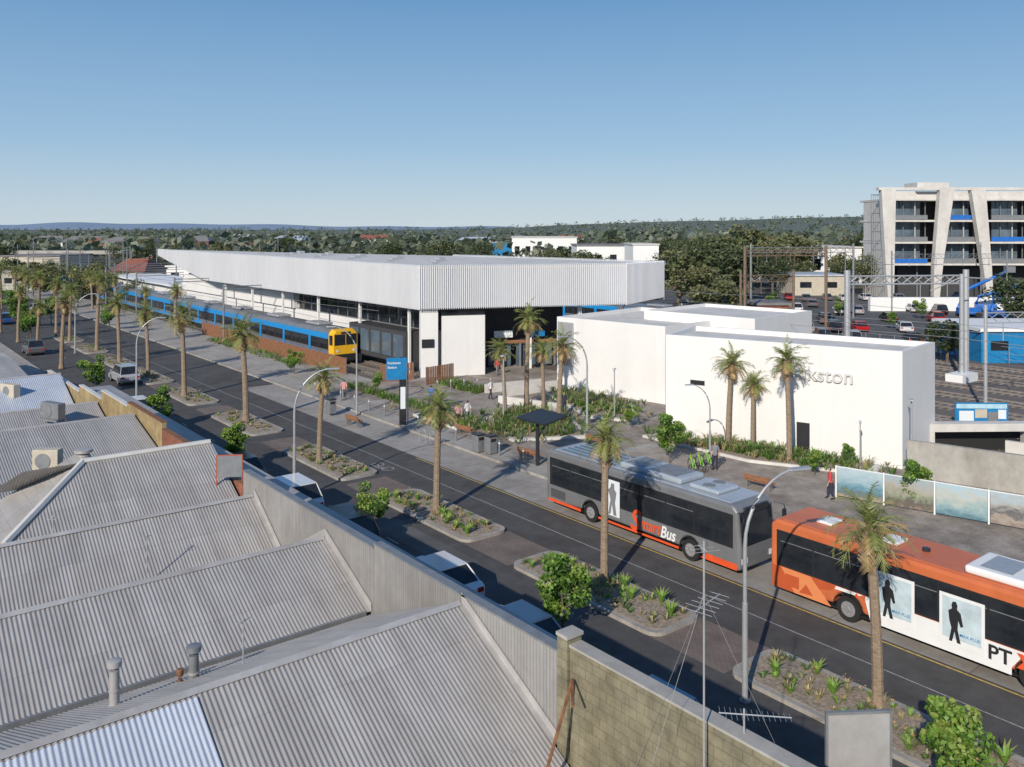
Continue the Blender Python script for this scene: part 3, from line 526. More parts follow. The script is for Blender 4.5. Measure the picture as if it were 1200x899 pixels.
def screen(a,b,zb,zt=11.0,sp=.21):
    fb=MB(); bb=MB()
    a=Vector(a);b=Vector(b);L=(b-a).length;d=(b-a)/L;n=Vector((d.y,-d.x)) 
    if n.dot(Vector((57,90))-a)>0: n=-n
    N=int(L/sp)
    for i in range(N+1):
        u=i*sp; z0=zb(u/L); c=a+d*u; dep=.1+.02*math.sin(u*.5)
        fb.add([(*(c-d*.025),z0),(*(c+d*.025),z0),(*(c+d*.025+n*dep),z0),(*(c-d*.025+n*dep),z0),(*(c-d*.025),zt),(*(c+d*.025),zt),(*(c+d*.025+n*dep),zt),(*(c-d*.025+n*dep),zt)],[(3,2,1,0),(4,5,6,7),(0,1,5,4),(1,2,6,5),(2,3,7,6),(3,0,4,7)])
    K=40
    for i in range(K):
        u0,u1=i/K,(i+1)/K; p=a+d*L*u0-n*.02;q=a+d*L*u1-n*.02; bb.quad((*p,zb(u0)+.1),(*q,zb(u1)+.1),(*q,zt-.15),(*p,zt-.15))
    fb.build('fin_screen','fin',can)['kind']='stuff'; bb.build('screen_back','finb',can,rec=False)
screen((44,69.6),(44,154),lambda u:6.7 if u<.72 else 6.7+3.2*((u-.72)/.28))
screen((44,69.6),(63.6,61.2),lambda u:6.7)
screen((63.6,61.2),(70.7,62.4),lambda u:6.7+.35*u)
screen((70.7,62.4),(66,96),lambda u:6.8)
for i in range(16): 
    mb=MB(); s=75+i*3.1; x=49+(i%3)*2.5; mb.box(x,s,10.805,x+.8,s+1.1,10.95+.12*(i%3)); mb.build('roof_vent','galv',can)
sb=thing('station_building','station concourse under the finned canopy with dark glazing and white columns','station building')
mb=MB(); mb.box(47,72,0,60,148,4.2); mb.build('wall','white',sb)
mb=MB(); mb.box(47.4,72.2,4.21,59.6,104,6.74); mb.build('clerestory','glass',sb)
mb=MB(); mb.box(46.6,104.1,4.21,56,149,6.74); mb.build('upper_wall','white',sb)
for i in range(6):
    mb=MB(); s=73+i*10.2; mb.box(44.9,s,0,45.15,s+.25,6.74); mb.build('column','wpaint',sb)
mb=MB(); mb.box(46.9,72,4.21,46.98,104,4.3)
for i in range(13): mb.box(46.9,73+i*2.4,4.3,46.98,73.08+i*2.4,6.7)
mb.build('glazing_bars','steel',sb)
e=Vector((.92,-.39)); en=Vector((-.39,-.92))
def ew(t0,t1,z0,z1,m,name,w=.3,o=0,off=(0,0)):
    a=Vector((44.1,69.9))+e*t0+en*o+Vector(off); b=Vector((44.1,69.9))+e*t1+en*o+Vector(off); mb=MB(); mb.bar(a,b,w,z0,z1); return mb.build(name,m,sb)
ew(.2,1.9,0,6.74,'white','pier',.8,-.5); ew(2.3,6.6,0,6.0,'white','wall_panel',.3,-.3); ew(2.3,6.6,6.003,6.74,'glass','transom_window',.1,-.35)
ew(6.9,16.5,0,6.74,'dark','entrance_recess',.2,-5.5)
for k in range(5): ew(7.4+k*1.9,7.6+k*1.9,.13,2.6,'steel','gate_post',.15,-4)
ew(7.2,16.4,2.6,2.9,'timber','entry_beam',.2,-4); ew(8.5,10.5,3.2,3.9,'advert','entry_sign',.12,-4); ew(12.5,14,3.2,3.8,'sblue','entry_sign',.12,-4)
ew(16.6,17,0,6.74,'wpaint','column',.35,-1); ew(11.8,12.1,0,6.74,'wpaint','column',.3,-2.6)
for k in range(6): ew(8.0+k*1.5,8.9+k*1.5,.2,2.4,'glassb','gate_glass',.05,-4.4)
mb=MB(); mb.box(44.6,73.2,1.0,46.9,85,4.2); mb.build('kiosk','dark',sb)
for k in range(5): mb=MB(); mb.box(44.53,73.6+k*2.3,1.5,44.59,75.4+k*2.3,3.8); mb.build('shopfront_window','glassb',sb)
ew(.3,1.5,3.0,3.8,'blk','wall_screen',.1,-.04)
t=thing('platform_building','long white platform building behind the train','station building'); mb=MB(); mb.box(46,149.5,0,54,190,4.6); mb.build('wall','white',t); mb=MB(); mb.box(45,149.3,4.6,55,192,4.85); mb.build('roof','wpaint',t)
mb=MB(); mb.box(44.7,86,.0,46.55,190,1.0); tag(mb.build('platform','conc'),'raised concrete platform edge behind the train','platform')
f1=G(499,453);f2=G(533,447)
for (a,b,l) in (((39.5,76),(39.5,118),'long rust brown slatted fence in front of the train'),((40.2,70.5),(43.4,69.4),'short rust brown slatted screen at the station corner'),(f1[:2],f2[:2],'rust brown slatted screen in front of the white station pier')):
    t=thing('slatted_fence',l,'fence'); mb=MB(); a=Vector(a);b=Vector(b);L=(b-a).length;d=(b-a)/L
    for i in range(int(L/.22)): mb.bar(a+d*i*.22,a+d*(i*.22+.15),.05,.13,1.75)
    mb.build('slats','timber',t); 
    for i in range(int(L/3)+1): mb=MB(); mb.bar(a+d*i*3+Vector((.06,0)),a+d*(i*3+.1)+Vector((.06,0)),.06,.1,1.8); mb.build('post','steel',t)
# ------------------------------------------------------------ trains
def wheelset(parent,x,y,r,w,s=-1,name='wheel'):
    mb=MB(); mb.tube([(x,y,r),(x,y+s*.02,r),(x,y+s*.02,r),(x,y+s*w,r)],[r*.6,r*.97,r,r*.97],22); o=mb.build(name,'black',parent,smooth=True)
    q=MB(); yy=y+s*w; q.tube([(x,yy-s*.03,r),(x,yy+s*.012,r)],[r*.6,r*.58],18); q.tube([(x,yy,r),(x,yy+s*.05,r)],[r*.22,r*.16],10)
    for k in range(8):
        a=k*math.pi/4; q.disc((x+r*.4*math.cos(a),yy+s*.012,r+r*.4*math.sin(a)),.035,s*.02,'y',6)
    q.build('rim','rim',o); return o
def make_traincar(front):
    t=bpy.data.objects.new('train_carriage',None); C.objects.link(t); L=22.6
    sec=[(-1.5,.9),(-1.53,2.2),(-1.5,3.3),(-1.3,3.7),(-.7,3.85),(.7,3.85),(1.3,3.7),(1.5,3.3),(1.53,2.2),(1.5,.9)]
    mb=MB(); mb.sec(sec,-L/2,L/2-(.9 if front else 0)); mb.build('body','tsil',t,smooth=True)
    for y in (-1,1):
        for z0,z1,m in ((2.78,3.35,'tblue'),(1.0,1.3,'tblue'),(1.65,2.76,'blk')): mb=MB(); mb.box(-L/2+.1,y*1.535-.012,z0,L/2-1,y*1.535+.012,z1); mb.build('stripe' if m=='tblue' else 'window_band',m,t)
    for k in range(9):
        for y in (-1,1): mb=MB(); x=-L/2+1.2+k*2.3; mb.box(x,y*1.55-.012,1.75,x+1.7,y*1.55+.012,2.65); mb.build('window','glass',t)
    for k in range(3):
        for y in (-1,1): mb=MB(); x=-L/2+3.1+k*6.9; mb.box(x,y*1.565-.012,1.0,x+.5,y*1.565+.012,2.85); mb.build('door','tblue',t)
    mb=MB(); mb.box(-L/2+.3,-1.2,.25,L/2-1.2,1.2,.88); mb.build('undercarriage','black',t)
    for x in (-6,5): mb=MB(); mb.box(x-1.6,-.9,3.86,x+1.6,.9,4.12); mb.build('roof_unit','galv',t,bev=.08)
    if front:
        mb=MB(); a=[(-1.53,.8),(-1.53,3.3),(-1.2,3.8),(1.2,3.8),(1.53,3.3),(1.53,.8)]; x0,x1=L/2-.9,L/2
        mb.add([(x0,p[0],p[1]) for p in a]+[(x1,p[0]*.9,min(p[1],3.6)) for p in a],[tuple(range(6)),tuple(range(6,12))]+[(i,(i+1)%6,6+(i+1)%6,6+i) for i in range(6)]); mb.build('cab','yellow',t)
        for y0,y1 in ((-1.3,-.05),(.05,1.3)): mb=MB(); mb.box(L/2,y0,2.15,L/2+.02,y1,3.3); mb.build('windscreen','glass',t)
        mb=MB(); mb.box(L/2-.7,-1.56,2.2,L/2-.2,-1.4,3.2); mb.build('cab_window','glass',t)
        mb=MB(); mb.box(L/2+.022,-.55,3.36,L/2+.04,.55,3.55); mb.build('destination_display','blk',t)
        for y in (-1,1):
            mb=MB(); mb.disc((L/2,y*.95,1.55),.14,.03,'x',12); mb.build('headlight','lamp',t)
        mb=MB(); mb.box(L/2,-1.3,.5,L/2+.15,1.3,1.2); mb.build('coupler_apron','black',t)
    return t
on=['','first','second','third','fourth','last']
for k in range(6):
    place(('tc',k==0),(lambda f=(k==0):make_traincar(f)),(42.6,82+11.3+k*22.9,.0),R(-90),'yellow-nosed leading carriage of the blue and silver train' if k==0 else 'blue striped train carriage, %s behind the leading one'%on[k],'train carriage')
for k in range(3):
    place(('tc',k==0),None,(89,62+11.3+k*22.9,.0),R(-90),('yellow-nosed carriage of the train in the yard behind the white box','middle blue carriage of the yard train','rear blue carriage of the yard train mostly behind the canopy')[k],'train carriage')
for k,x in enumerate((42.6,45.9,61,66,71,76,81,86,89.9,94)):
    s0=72 if x<57 else -30
    t=thing('rail_track','straight railway track %s'%('beneath the blue train','behind the blue train','nearest the white box','second in the yard','third in the yard','fourth in the yard','fifth in the yard','sixth in the yard','beneath the yard train','farthest in the yard')[k],'railway track')
    for y in (-.72,.72): mb=MB(); mb.box(x+y-.045,s0,.03,x+y+.045,300,.17); mb.build('rail','railm',t)
    mb=MB()
    for i in range(int((200-s0)/.7)): mb.box(x-1.2,s0+i*.7,-.01,x+1.2,s0+i*.7+.22,.025)
    mb.build('sleepers','sleeper',t)['kind']='stuff'
# ------------------------------------------------------------ buses
def arch(cx,r,z0,n=8):
    return [(cx+r*math.cos(math.pi*k/n),max(z0,.5+r*math.sin(math.pi*k/n))) for k in range(n+1)]
def bus(kind,loc,label):
    t=thing('bus',label,'bus',loc,R(-90)); L=6.1; W=1.25; zb=.33
    xf,xr=3.45,-2.8
    P=[(-L+.05,zb)]+arch(xr,.56,zb)[::-1]+arch(xf,.56,zb)[::-1]+[(L-.05,zb),(L,.9),(L,1.25),(L-.16,2.75),(L-.4,3.0),(-L+.25,3.0),(-L,2.8),(-L,.8)]
    bodym,roofm=('silver','silroof') if kind=='silver' else ('orange','orange')
    mb=MB(); mb.side(P,-W,W); b=mb.build('body',bodym,t,bev=.13)
    y=-W-.004
    def pan(x0,x1,z0,z1,m,name,off=0,par=t,sgn=1):
        mb=MB(); yy=(y-off)*sgn; mb.box(x0,yy-.004,z0,x1,yy+.004,z1); return mb.build(name,m,par)
    def poly(pts,m,name,off=0):
        mb=MB(); mb.side(pts,y-off-.004,y-off+.004); return mb.build(name,m,t)
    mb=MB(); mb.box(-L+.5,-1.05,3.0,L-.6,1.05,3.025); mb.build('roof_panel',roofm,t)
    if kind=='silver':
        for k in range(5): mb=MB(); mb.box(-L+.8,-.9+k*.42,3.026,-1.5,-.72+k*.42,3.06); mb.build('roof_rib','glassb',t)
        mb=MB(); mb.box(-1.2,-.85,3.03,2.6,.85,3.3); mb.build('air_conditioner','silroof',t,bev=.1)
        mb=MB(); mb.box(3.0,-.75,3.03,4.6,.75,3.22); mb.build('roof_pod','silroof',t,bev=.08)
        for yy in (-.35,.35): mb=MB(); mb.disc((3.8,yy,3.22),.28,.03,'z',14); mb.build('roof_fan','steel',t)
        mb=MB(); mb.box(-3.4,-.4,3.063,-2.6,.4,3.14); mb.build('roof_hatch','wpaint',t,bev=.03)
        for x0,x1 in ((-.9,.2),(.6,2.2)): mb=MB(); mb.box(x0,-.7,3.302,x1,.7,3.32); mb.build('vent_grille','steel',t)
    else:
        mb=MB(); mb.box(1.2,-.95,3.03,4.4,.95,3.3); mb.build('air_conditioner','wpaint',t,bev=.1)
        for x0 in (-4.6,-2.0): mb=MB(); mb.box(x0,-.4,3.03,x0+.65,.4,3.14); mb.build('roof_hatch','wpaint',t,bev=.03)
        for x0 in (1.6,3.0):
            mb=MB(); mb.box(x0,-.7,3.302,x0+1,.7,3.32); mb.build('vent_grille','galv',t)
        mb=MB(); mb.disc((-.5,0,3.026),.14,.1,'z',12); mb.build('roof_vent','blk',t)
    for sg in (1,-1): pan(-L+.3,L-.35,1.22,2.62,'blk','window_surround',0,t,sg)
    xs=[-L+.45,-4.2,-2.7,-1.1,.5,2.1,3.7,4.75,L-.5]
    for a,c in zip(xs,xs[1:]):
        for sg in (1,-1):
            w=pan(a+.04,c-.04,1.3,2.55,'glass','window',.008,t,sg)
            if c-a>1.3 and sg==1: mb=MB(); mb.box(a+.04,y-.016,2.2,c-.04,y-.0125,2.23); mb.build('window_bar','steel',w)
    mb=MB(); xx=.012; mb.add([(L+xx,-1.1,1.3),(L+xx,1.1,1.3),(L-.15+xx,1.1,2.7),(L-.15+xx,-1.1,2.7)],[(0,1,2,3)]); mb.build('windscreen','glass',t)
    mb=MB(); mb.box(L-.18,-.8,2.6,L-.06,.8,2.86); d_=mb.build('destination_display','blk',t)
    mb=MB(); mb.box(-L-.012,-.95,1.5,-L+.0,.95,2.6); mb.build('rear_window','glass',t)
    for yy in (-.95,.95):
        mb=MB(); mb.box(L,yy-.2,.62,L+.02,yy+.2,.85); mb.build('headlight','lamp',t); mb=MB(); mb.box(-L-.02,yy-.1,.9,-L,yy+.1,1.4); mb.build('taillight','tail',t)
        s_=1 if yy>0 else -1; mb=MB(); mb.tube([(L-.1,s_*1.2,2.75),(L+.3,s_*1.4,2.7),(L+.32,s_*1.42,2.5)],.025,6); mb.box(L+.24,s_*1.43-.09,2.05,L+.34,s_*1.43+.09,2.5); mb.build('mirror','blk',t)
    mb=MB(); mb.box(-L+.3,-1.1,.3,L-.4,1.1,.34); mb.build('underside','black',t)
    for x in (xf,xr):
        wheelset(t,x,-.92,.48,.28,-1); wheelset(t,x,.92,.48,.28,1)
        mb=MB(); mb.side([(x+.575*math.cos(math.pi*k/10),.5+.575*math.sin(math.pi*k/10)) for k in range(11)]+[(x+.53*math.cos(math.pi*k/10),.5+.53*math.sin(math.pi*k/10)) for k in range(10,-1,-1)],-W-.012,-W-.002); mb.build('arch_trim','blk',t)
    for k,(x0,x1) in enumerate(((-5.9,-5.0),(-.7,.4),(4.4,5.3))):
        mb=MB(); mb.box(x0,y-.003,.4,x0+.012,y+.003,1.18); mb.build('panel_seam','blk',t)
    if kind=='silver':
        a=pan(-1.9,-.75,.75,2.45,'advert','advert_panel',.02)
        f=MB(); q=y-.028; f.side([(-1.5,.8),(-1.35,1.5),(-1.5,1.95),(-1.35,2.1),(-1.3,2.3),(-1.1,2.3),(-1.1,2.05),(-.95,1.9),(-1.05,1.4),(-.95,.8),(-1.15,.8),(-1.25,1.3),(-1.35,.8)],q-.002,q+.002); f.build('printed_figure','cgrey',a)
        cx=-.1
        for s_,sz,m_,sp,zz in (('S',1.35,'red',.95,.5),('mart',.74,'red',.82,.68),('Bus',.74,'wpaint',.82,.62)):
            o_=text(s_,sz,m_,t,'lettering',(cx,y-.024,zz),(R(90),0,0),shear=.25,sx=sp,bold=.02); cx+=o_['w']-.05
        poly([(4.1,.36),(5.95,.36),(5.95,.62),(4.3,.62)],'red','skirt_stripe',.004)
        poly([(-2.2,.36),(2.85,.36),(2.85,.46),(-2.2,.46)],'red','skirt_stripe',.004)
        poly([(-5.9,.36),(-3.45,.36),(-3.45,.5),(-5.9,.5)],'red','skirt_stripe',.004)
        mb=MB()
        for k in range(8): mb.box(-5.7,y-.02,.62+k*.055,-4.6,y-.004,.64+k*.055)
        mb.build('engine_grille','blk',t)['kind']='stuff'
    else:
        for pts,m in (([(-6,.36),(-5.0,.36),(-5.6,1.2),(-6,1.2)],'orange2'),([(-5.0,.36),(-3.45,.36),(-4.3,1.2),(-5.6,1.2)],'orange3'),([(-3.95,.85),(-3.4,1.0),(-3.3,1.2),(-4.3,1.2)],'orange2'),([(-3.3,1.08),(-2.4,1.1),(-2.2,1.2),(-3.25,1.2)],'wpaint'),([(-2.1,1.05),(-1.9,.36),(2.8,.36),(2.8,.6),(3.1,1.04),(3.1,1.2),(-2.1,1.2)],'wpaint'),([(3.1,1.1),(4.1,.98),(5.95,.6),(5.95,1.2),(3.1,1.2)],'wpaint'),([(4.1,.36),(5.95,.36),(5.95,.55),(4.15,.85)],'orange2')):
            poly(pts,m,'livery_panel',.004)
        poly([(-4.8,.45),(-4.2,.5),(-4.5,.85)],'orange2','livery_panel',.01)
        mb=MB(); mb.box(-5.4,y-.02,.55,-4.8,y-.008,1.0); mb.build('engine_grille','orange2',t)
        for x0 in (-1.75,.55):
            a=pan(x0,x0+1.45,.62,2.3,'wpaint','advert_panel',.02); q=y-.028
            f=MB(); f.side([(x0+.1,2.2),(x0+.1,.85),(x0+1.35,.85),(x0+1.35,2.2)],q-.002,q+.002); f.build('printed_backdrop','advsky',a)
            f=MB(); q-=.006; xx=x0+.5; f.side([(xx-.18,.75),(xx-.1,1.2),(xx-.17,1.45),(xx-.2,1.75),(xx-.08,1.85),(xx-.1,1.95),(xx-.06,2.08),(xx+.05,2.1),(xx+.1,1.98),(xx+.08,1.85),(xx+.2,1.75),(xx+.28,1.35),(xx+.2,1.3),(xx+.12,1.5),(xx+.1,1.2),(xx+.2,.75),(xx+.08,.75),(xx,1.1),(xx-.08,.75)],q-.002,q+.002); f.build('printed_figure','blk',a)
            text('MAX PLUS',.14,'sblue',a,'lettering',(x0+.66,q-.004,1.0),(R(90),0,0),.001)
        text('PT',.66,'blk',t,'lettering',(2.08,y-.02,.64),(R(90),0,0),bold=.02)
        poly([(2.95,.66),(3.14,.66),(3.4,.9),(3.14,1.14),(2.95,1.14),(3.14,.9)],'red','printed_arrow',.02)
        poly([(-2.5,1.12),(-2.42,1.04),(-2.34,1.12),(-2.42,1.2)],'red','operator_mark',.02)
    return t
bus('silver',(30.45,27.75,.006),'silver grey bus with dark windows parked at the kerb behind the orange one')
bus('orange',(30.45,14.1,.006),'orange and white bus with two advert panels at the right edge')
# ------------------------------------------------------------ cars
def make_car(paint,suv=False):
    t=bpy.data.objects.new('car',None); C.objects.link(t); L=2.15 if not suv else 2.25; W=.88; xf,xr=1.32,-1.3; zt=.88 if not suv else 1.02; hr=1.42 if not suv else 1.68
    def ar(cx): return [(cx+.36*math.cos(math.pi*k/8),.3+.36*math.sin(math.pi*k/8)) for k in range(9)][::-1]
    P=[(-L+.1,.25)]+ar(xr)+ar(xf)+[(L-.1,.25),(L,.45),(L-.05,.68),(1.0,zt),(-L+.2,zt+.04),(-L,.8),(-L,.45)]
    mb=MB(); mb.side(P,-W,W); mb.build('body',paint,t,bev=.07)
    c=[(1.15,zt-.03),(.4,hr),(-1.2 if not suv else -1.75,hr-.03),(-1.85 if not suv else -2.1,zt)]
    Wt=W-.2
    mb=MB(); vs=[(x,s*(W-.05 if z<zt+.1 else Wt),z) for s in (-1,1) for x,z in c]; mb.add(vs,[(0,1,2,3),(7,6,5,4),(0,4,5,1),(1,5,6,2),(2,6,7,3)]); mb.build('cabin','glass',t,rec=True)
    mb=MB(); mb.box(c[2][0]-.02,-Wt-.01,hr-.035,.42,Wt+.01,hr+.03); mb.build('roof',paint,t,bev=.03)
    for s in (-1,1):
        for i in (0,2): mb=MB(); mb.tube([(c[i][0],s*(W-.05 if i==0 else Wt),c[i][1]),(c[i+1][0],s*(Wt if i==0 else W-.05),c[i+1][1])],.035,4); mb.build('pillar',paint,t)
    for x in (xf,xr):
        for s in (-1,1):
            mb=MB(); mb.tube([(x,s*.68,.31),(x,s*.69,.31),(x,s*.87,.31),(x,s*.88,.31)],[.2,.31,.31,.22],16); w=mb.build('wheel','black',t,smooth=True); mb=MB(); mb.disc((x,s*.87,.31),.2,s*.018,'y',12); mb.build('rim','rim',w)
    for s in (-1,1):
        mb=MB(); mb.box(L-.1,s*.6-.17,.58,L+.005,s*.6+.17,.7); mb.build('headlight','lamp',t); mb=MB(); mb.box(-L-.005,s*.65-.14,.62,-L+.05,s*.65+.14,.8); mb.build('taillight','tail',t)
        mb=MB(); mb.box(.75,s*(W+.02),zt,.92,s*(W+.15),zt+.13); mb.build('mirror',paint,t)
    return t
def car(paint,suv,loc,rz,label,group=None): return place(('car',paint,suv),lambda:make_car(paint,suv),loc,rz,label,'car',group)
car('pwhite',False,(18.7,28.4,.005),R(90),'white hatchback parked below the grey parapet, right of the round tree')
car('psilver',False,(18.3,22.9,.005),R(90),'silver car parked just left of the bright green street tree')
car('pwhite',True,(18.4,41.6,.005),R(90),'white wagon parked beside the tall lamp at centre left')
car('pteal',False,(18.1,16.6,.005),R(90),'pale blue car mostly hidden behind the mossy olive block parapet')
car('pblack',True,(18.2,35.6,.005),R(90),'black wagon in deep shade beside the rounded street tree')
car('pgrey',False,(18.3,48.5,.005),R(90),'grey car in the shaded parking lane behind the white wagon')
car('psilver',True,(21.5,86,.005),R(90),'silver wagon driving away at far left')
car('pwhite',False,(18.3,70,.005),R(90),'white car in shade at far left parking lane'); car('pgrey',True,(18.1,112,.005),R(90),'small grey wagon parked at the far left end'); car('pblue',True,(20.5,150,.005),R(90),'tiny dark blue wagon far up the street'); car('pwhite',True,(27.3,165,.005),R(-90),'tiny white wagon coming down the far street')
pc=['pwhite','psilver','pgrey','pblack','pred','pblue','pwhite','psilver','pgrey','pblack']
for row,(py,x0,x1,st_) in enumerate(((401,895,1125,34),(389,890,1120,29),(378,885,1110,26),(367,890,1140,23),(359,780,1120,22),(352,880,1130,22))):
    px=x0
    while px<x1:
        if rnd.random()<.66:
            x,y,_=G(px+rnd.uniform(-5,5),py+rnd.uniform(-1.5,1.5)); p=rnd.choice(pc); car(p,rnd.random()<.5,(x,y,0),R(39.5+rnd.uniform(-5,5)),'%s car in the station car park, %s row'%(p[1:],('nearest','second','third','fourth','fifth','farthest')[row]),'%s cars in car park row %s'%(p[1:],('one','two','three','four','five','six')[row]))
        px+=st_
for k,(px,py,h) in enumerate(((925,384,3.2),(985,372,3.6),(1045,386,3.0),(905,366,4),(1078,374,3.8))):
    x,y,_=G(px,py); place(('st',k%3),street_tree(k%3),(x,y,0),k,('leftmost','second','middle','rear left','rightmost')[k]+' small tree among the parked cars of the car park','tree',None,h/3.5)
# ------------------------------------------------------------ lamps, masts, furniture
def curved_lamp(h,reach):
    t=bpy.data.objects.new('street_lamp',None); C.objects.link(t); mb=MB(); mb.tube([(0,0,0),(0,0,h*.42)],[.095,.085],12); mb.build('base_pole','galv',t,smooth=True)
    mb=MB(); P=[(0,0,h*.42),(0,0,h*.66)]+[(reach*(1-math.cos(a)),0,h*.66+(h*.31)*math.sin(a)) for a in [R(10*k) for k in range(1,9)]]; mb.tube(P,[.065]*2+[.055]*4+[.04]*4,10); mb.build('arm','galv',t,smooth=True)
    e=P[-1]; mb=MB(); mb.box(e[0]-.05,-.12,e[2]-.04,e[0]+.7,.12,e[2]+.05); mb.build('lamp_head','galv',t,bev=.03)
    mb=MB(); mb.tube([(0,0,-.02),(0,0,.05)],.17,12); mb.build('base_plate','steel',t); return t
for px,py,rz,l in ((873,822,-20,'tall curved street lamp between antenna and orange bus'),(345,588,-20,'tall curved street lamp beside the white wagon'),(160,470,-20,'curved street lamp at left near the road bend')):
    x,y,_=G(px,py); place('lampA',lambda:curved_lamp(7.2,2.0),(x,y,.0),R(rz),l,'street lamp')
for px,py,rz,l,sc in ((688,507,165,'curved lamp on the plaza arching left over the garden bed',.98),(418,487,150,'curved lamp by the footpath left of the blue sign',.98),(832,548,160,'plaza lamp pole behind the silver bus',.72),(88,415,-20,'small curved lamp at the far left',.98)):
    x,y,_=G(px,py); place('lampA',None,(x,y,.1),R(rz),l,'street lamp',None,sc)
def post_lamp():
    t=bpy.data.objects.new('post_lamp',None); C.objects.link(t); mb=MB(); mb.tube([(0,0,0),(0,0,4.1)],[.06,.045],10); mb.build('pole','galv',t,smooth=True); mb=MB(); mb.box(-.35,-.1,4.1,.35,.1,4.18); mb.build('lamp_head','galv',t,bev=.02); return t
for px,py,l,sc in ((1068,558,'straight post lamp at the right end of the white box',1.05),(1008,556,'short post lamp in front of the white box end',.72),(590,497,'slim pole beside the entrance garden bed',1.2),(478,497,'slim pole behind the blue sign',.95),(720,492,'slim white pole in front of the middle station block',.9)):
    x,y,_=G(px,py); place('post',post_lamp,(x,y,.12),.6,l,'post lamp',None,sc)
x,y,_=G(472,500); t=thing('station_sign','tall dark totem carrying a blue station name panel','sign',(x,y,.12),R(-25)); mb=MB(); mb.box(-.25,-.1,0,.25,.1,5.0); mb.build('totem_body','blk',t); mb=MB(); mb.box(-1.2,-.06,3.35,.27,-.115,4.95); p=mb.build('name_panel','sblue',t); text('Frankston',.24,'wpaint',p,'lettering',(-1.12,-.125,4.5),(R(90),0,0)); text('Station',.24,'wpaint',p,'lettering',(-1.12,-.125,4.18),(R(90),0,0)); mb=MB(); mb.box(-.18,-.12,1.2,.18,-.102,2.8); mb.build('information_panel','advert',t)
x,y,_=G(630,548); t=thing('bus_shelter','black cantilever bus shelter with angled roof on the plaza','bus shelter',(x,y,.13),R(90)); mb=MB(); mb.tube([(0,0,0),(0,0,2.7)],.12,10); mb.build('post','blk',t); mb=MB(); mb.tube([(0,0,1.6),(0,-.9,2.75)],.06,8); mb.build('strut','blk',t); mb=MB(); mb.add([(-1.3,-1.3,2.98),(1.3,-1.3,2.98),(1.3,.6,2.7),(-1.3,.6,2.7),(-1.3,-1.3,3.08),(1.3,-1.3,3.08),(1.3,.6,2.8),(-1.3,.6,2.8)],[(3,2,1,0),(4,5,6,7),(0,1,5,4),(1,2,6,5),(2,3,7,6),(3,0,4,7)]); mb.build('roof','blk',t)
def bin_():
    t=bpy.data.objects.new('litter_bin',None); C.objects.link(t); mb=MB(); mb.box(-.3,-.3,.05,.3,.3,1.1); mb.build('casing','steel',t,bev=.03); mb=MB(); mb.box(-.33,-.33,1.12,.33,.33,1.2); mb.build('lid','blk',t); mb=MB(); mb.box(-.2,-.31,.8,.2,-.302,1.0); mb.build('opening','black',t); return t
for k,(px,py,l) in enumerate(((561,532,'left one of two grey litter bins near the kerb'),(575,534,'right one of two grey litter bins near the kerb'),(388,487,'grey litter bin on the footpath before the timber fence'))):
    x,y,_=G(px,py); place('bin',bin_,(x,y,.13),0,l,'litter bin')
def bench():
    t=bpy.data.objects.new('bench',None); C.objects.link(t); mb=MB(); mb.box(-1,-.25,.42,1,.25,.5); mb.build('seat','timber',t,bev=.02); mb=MB(); mb.box(-1,.22,.55,1,.27,.85); mb.build('backrest','timber',t)
    for a in (-.8,.8): mb=MB(); mb.box(a-.04,-.22,0,a+.04,.25,.42); mb.build('leg','steel',t)
    return t
for px,py,l in ((545,512,'timber bench beside the entrance bed'),(620,541,'timber bench close to the black shelter'),(415,500,'timber bench near the footpath lamp'),(700,525,'timber bench in front of the curved plaza lamp'),(890,575,'timber bench on the plaza before the three palms')):
    x,y,_=G(px,py); place('bench',bench,(x,y,.13),R(95),l,'bench',None,.85)
def bollard():
    t=bpy.data.objects.new('bollard',None); C.objects.link(t); mb=MB(); mb.tube([(0,0,0),(0,0,.9),(0,0,.96)],[.06,.06,.04],10); mb.build('post','steel',t,smooth=True); mb=MB(); mb.tube([(0,0,.75),(0,0,.83)],.064,10); mb.build('band','wpaint',t); return t
for i in range(14): place('bol',bollard,(33.0,38+i*2.4,.13),0,'steel bollard in the row along the station kerb','bollard','bollards along the station kerb')
for i in range(6): place('bol',bollard,(42+i*1.1,63.5-i*.5,.13),0,'steel bollard before the station entrance','bollard','bollards before the station entrance')
def bicycle():
    t=bpy.data.objects.new('bicycle',None); C.objects.link(t)
    for x in (-.52,.52):
        mb=MB(); P=[(x+.33*math.cos(a),0,.34+.33*math.sin(a)) for a in [k*math.pi/9 for k in range(19)]]; mb.tube(P,.022,5)
        for k in range(6): a=k*math.pi/6; mb.tube([(x+.32*math.cos(a),0,.34+.32*math.sin(a)),(x-.32*math.cos(a),0,.34-.32*math.sin(a))],.004,3)
        mb.build('wheel','black',t)
    mb=MB()
    for a,b in (((-.52,.34),(-.15,.85)),((-.52,.34),(0,.32)),((0,.32),(-.2,.88)),((0,.32),(.38,.8)),((-.15,.8),(.38,.8)),((.52,.34),(.36,.98))): mb.tube([(a[0],0,a[1]),(b[0],0,b[1])],.022,6)
    mb.build('frame','bgreen',t); mb=MB(); mb.box(-.32,-.07,.88,-.08,.07,.93); mb.build('saddle','blk',t); mb=MB(); mb.tube([(.33,-.28,1.0),(.37,0,1.0),(.33,.28,1.0)],.015,6); mb.build('handlebar','blk',t); return t
for k,(px,py) in enumerate(((812,556),(821,553),(830,550))):
    x,y,_=G(px,py); place('bike',bicycle,(x,y,.13),R(60),'%s lime green bicycle parked behind the silver bus'%('leftmost','middle','rightmost')[k],'bicycle')
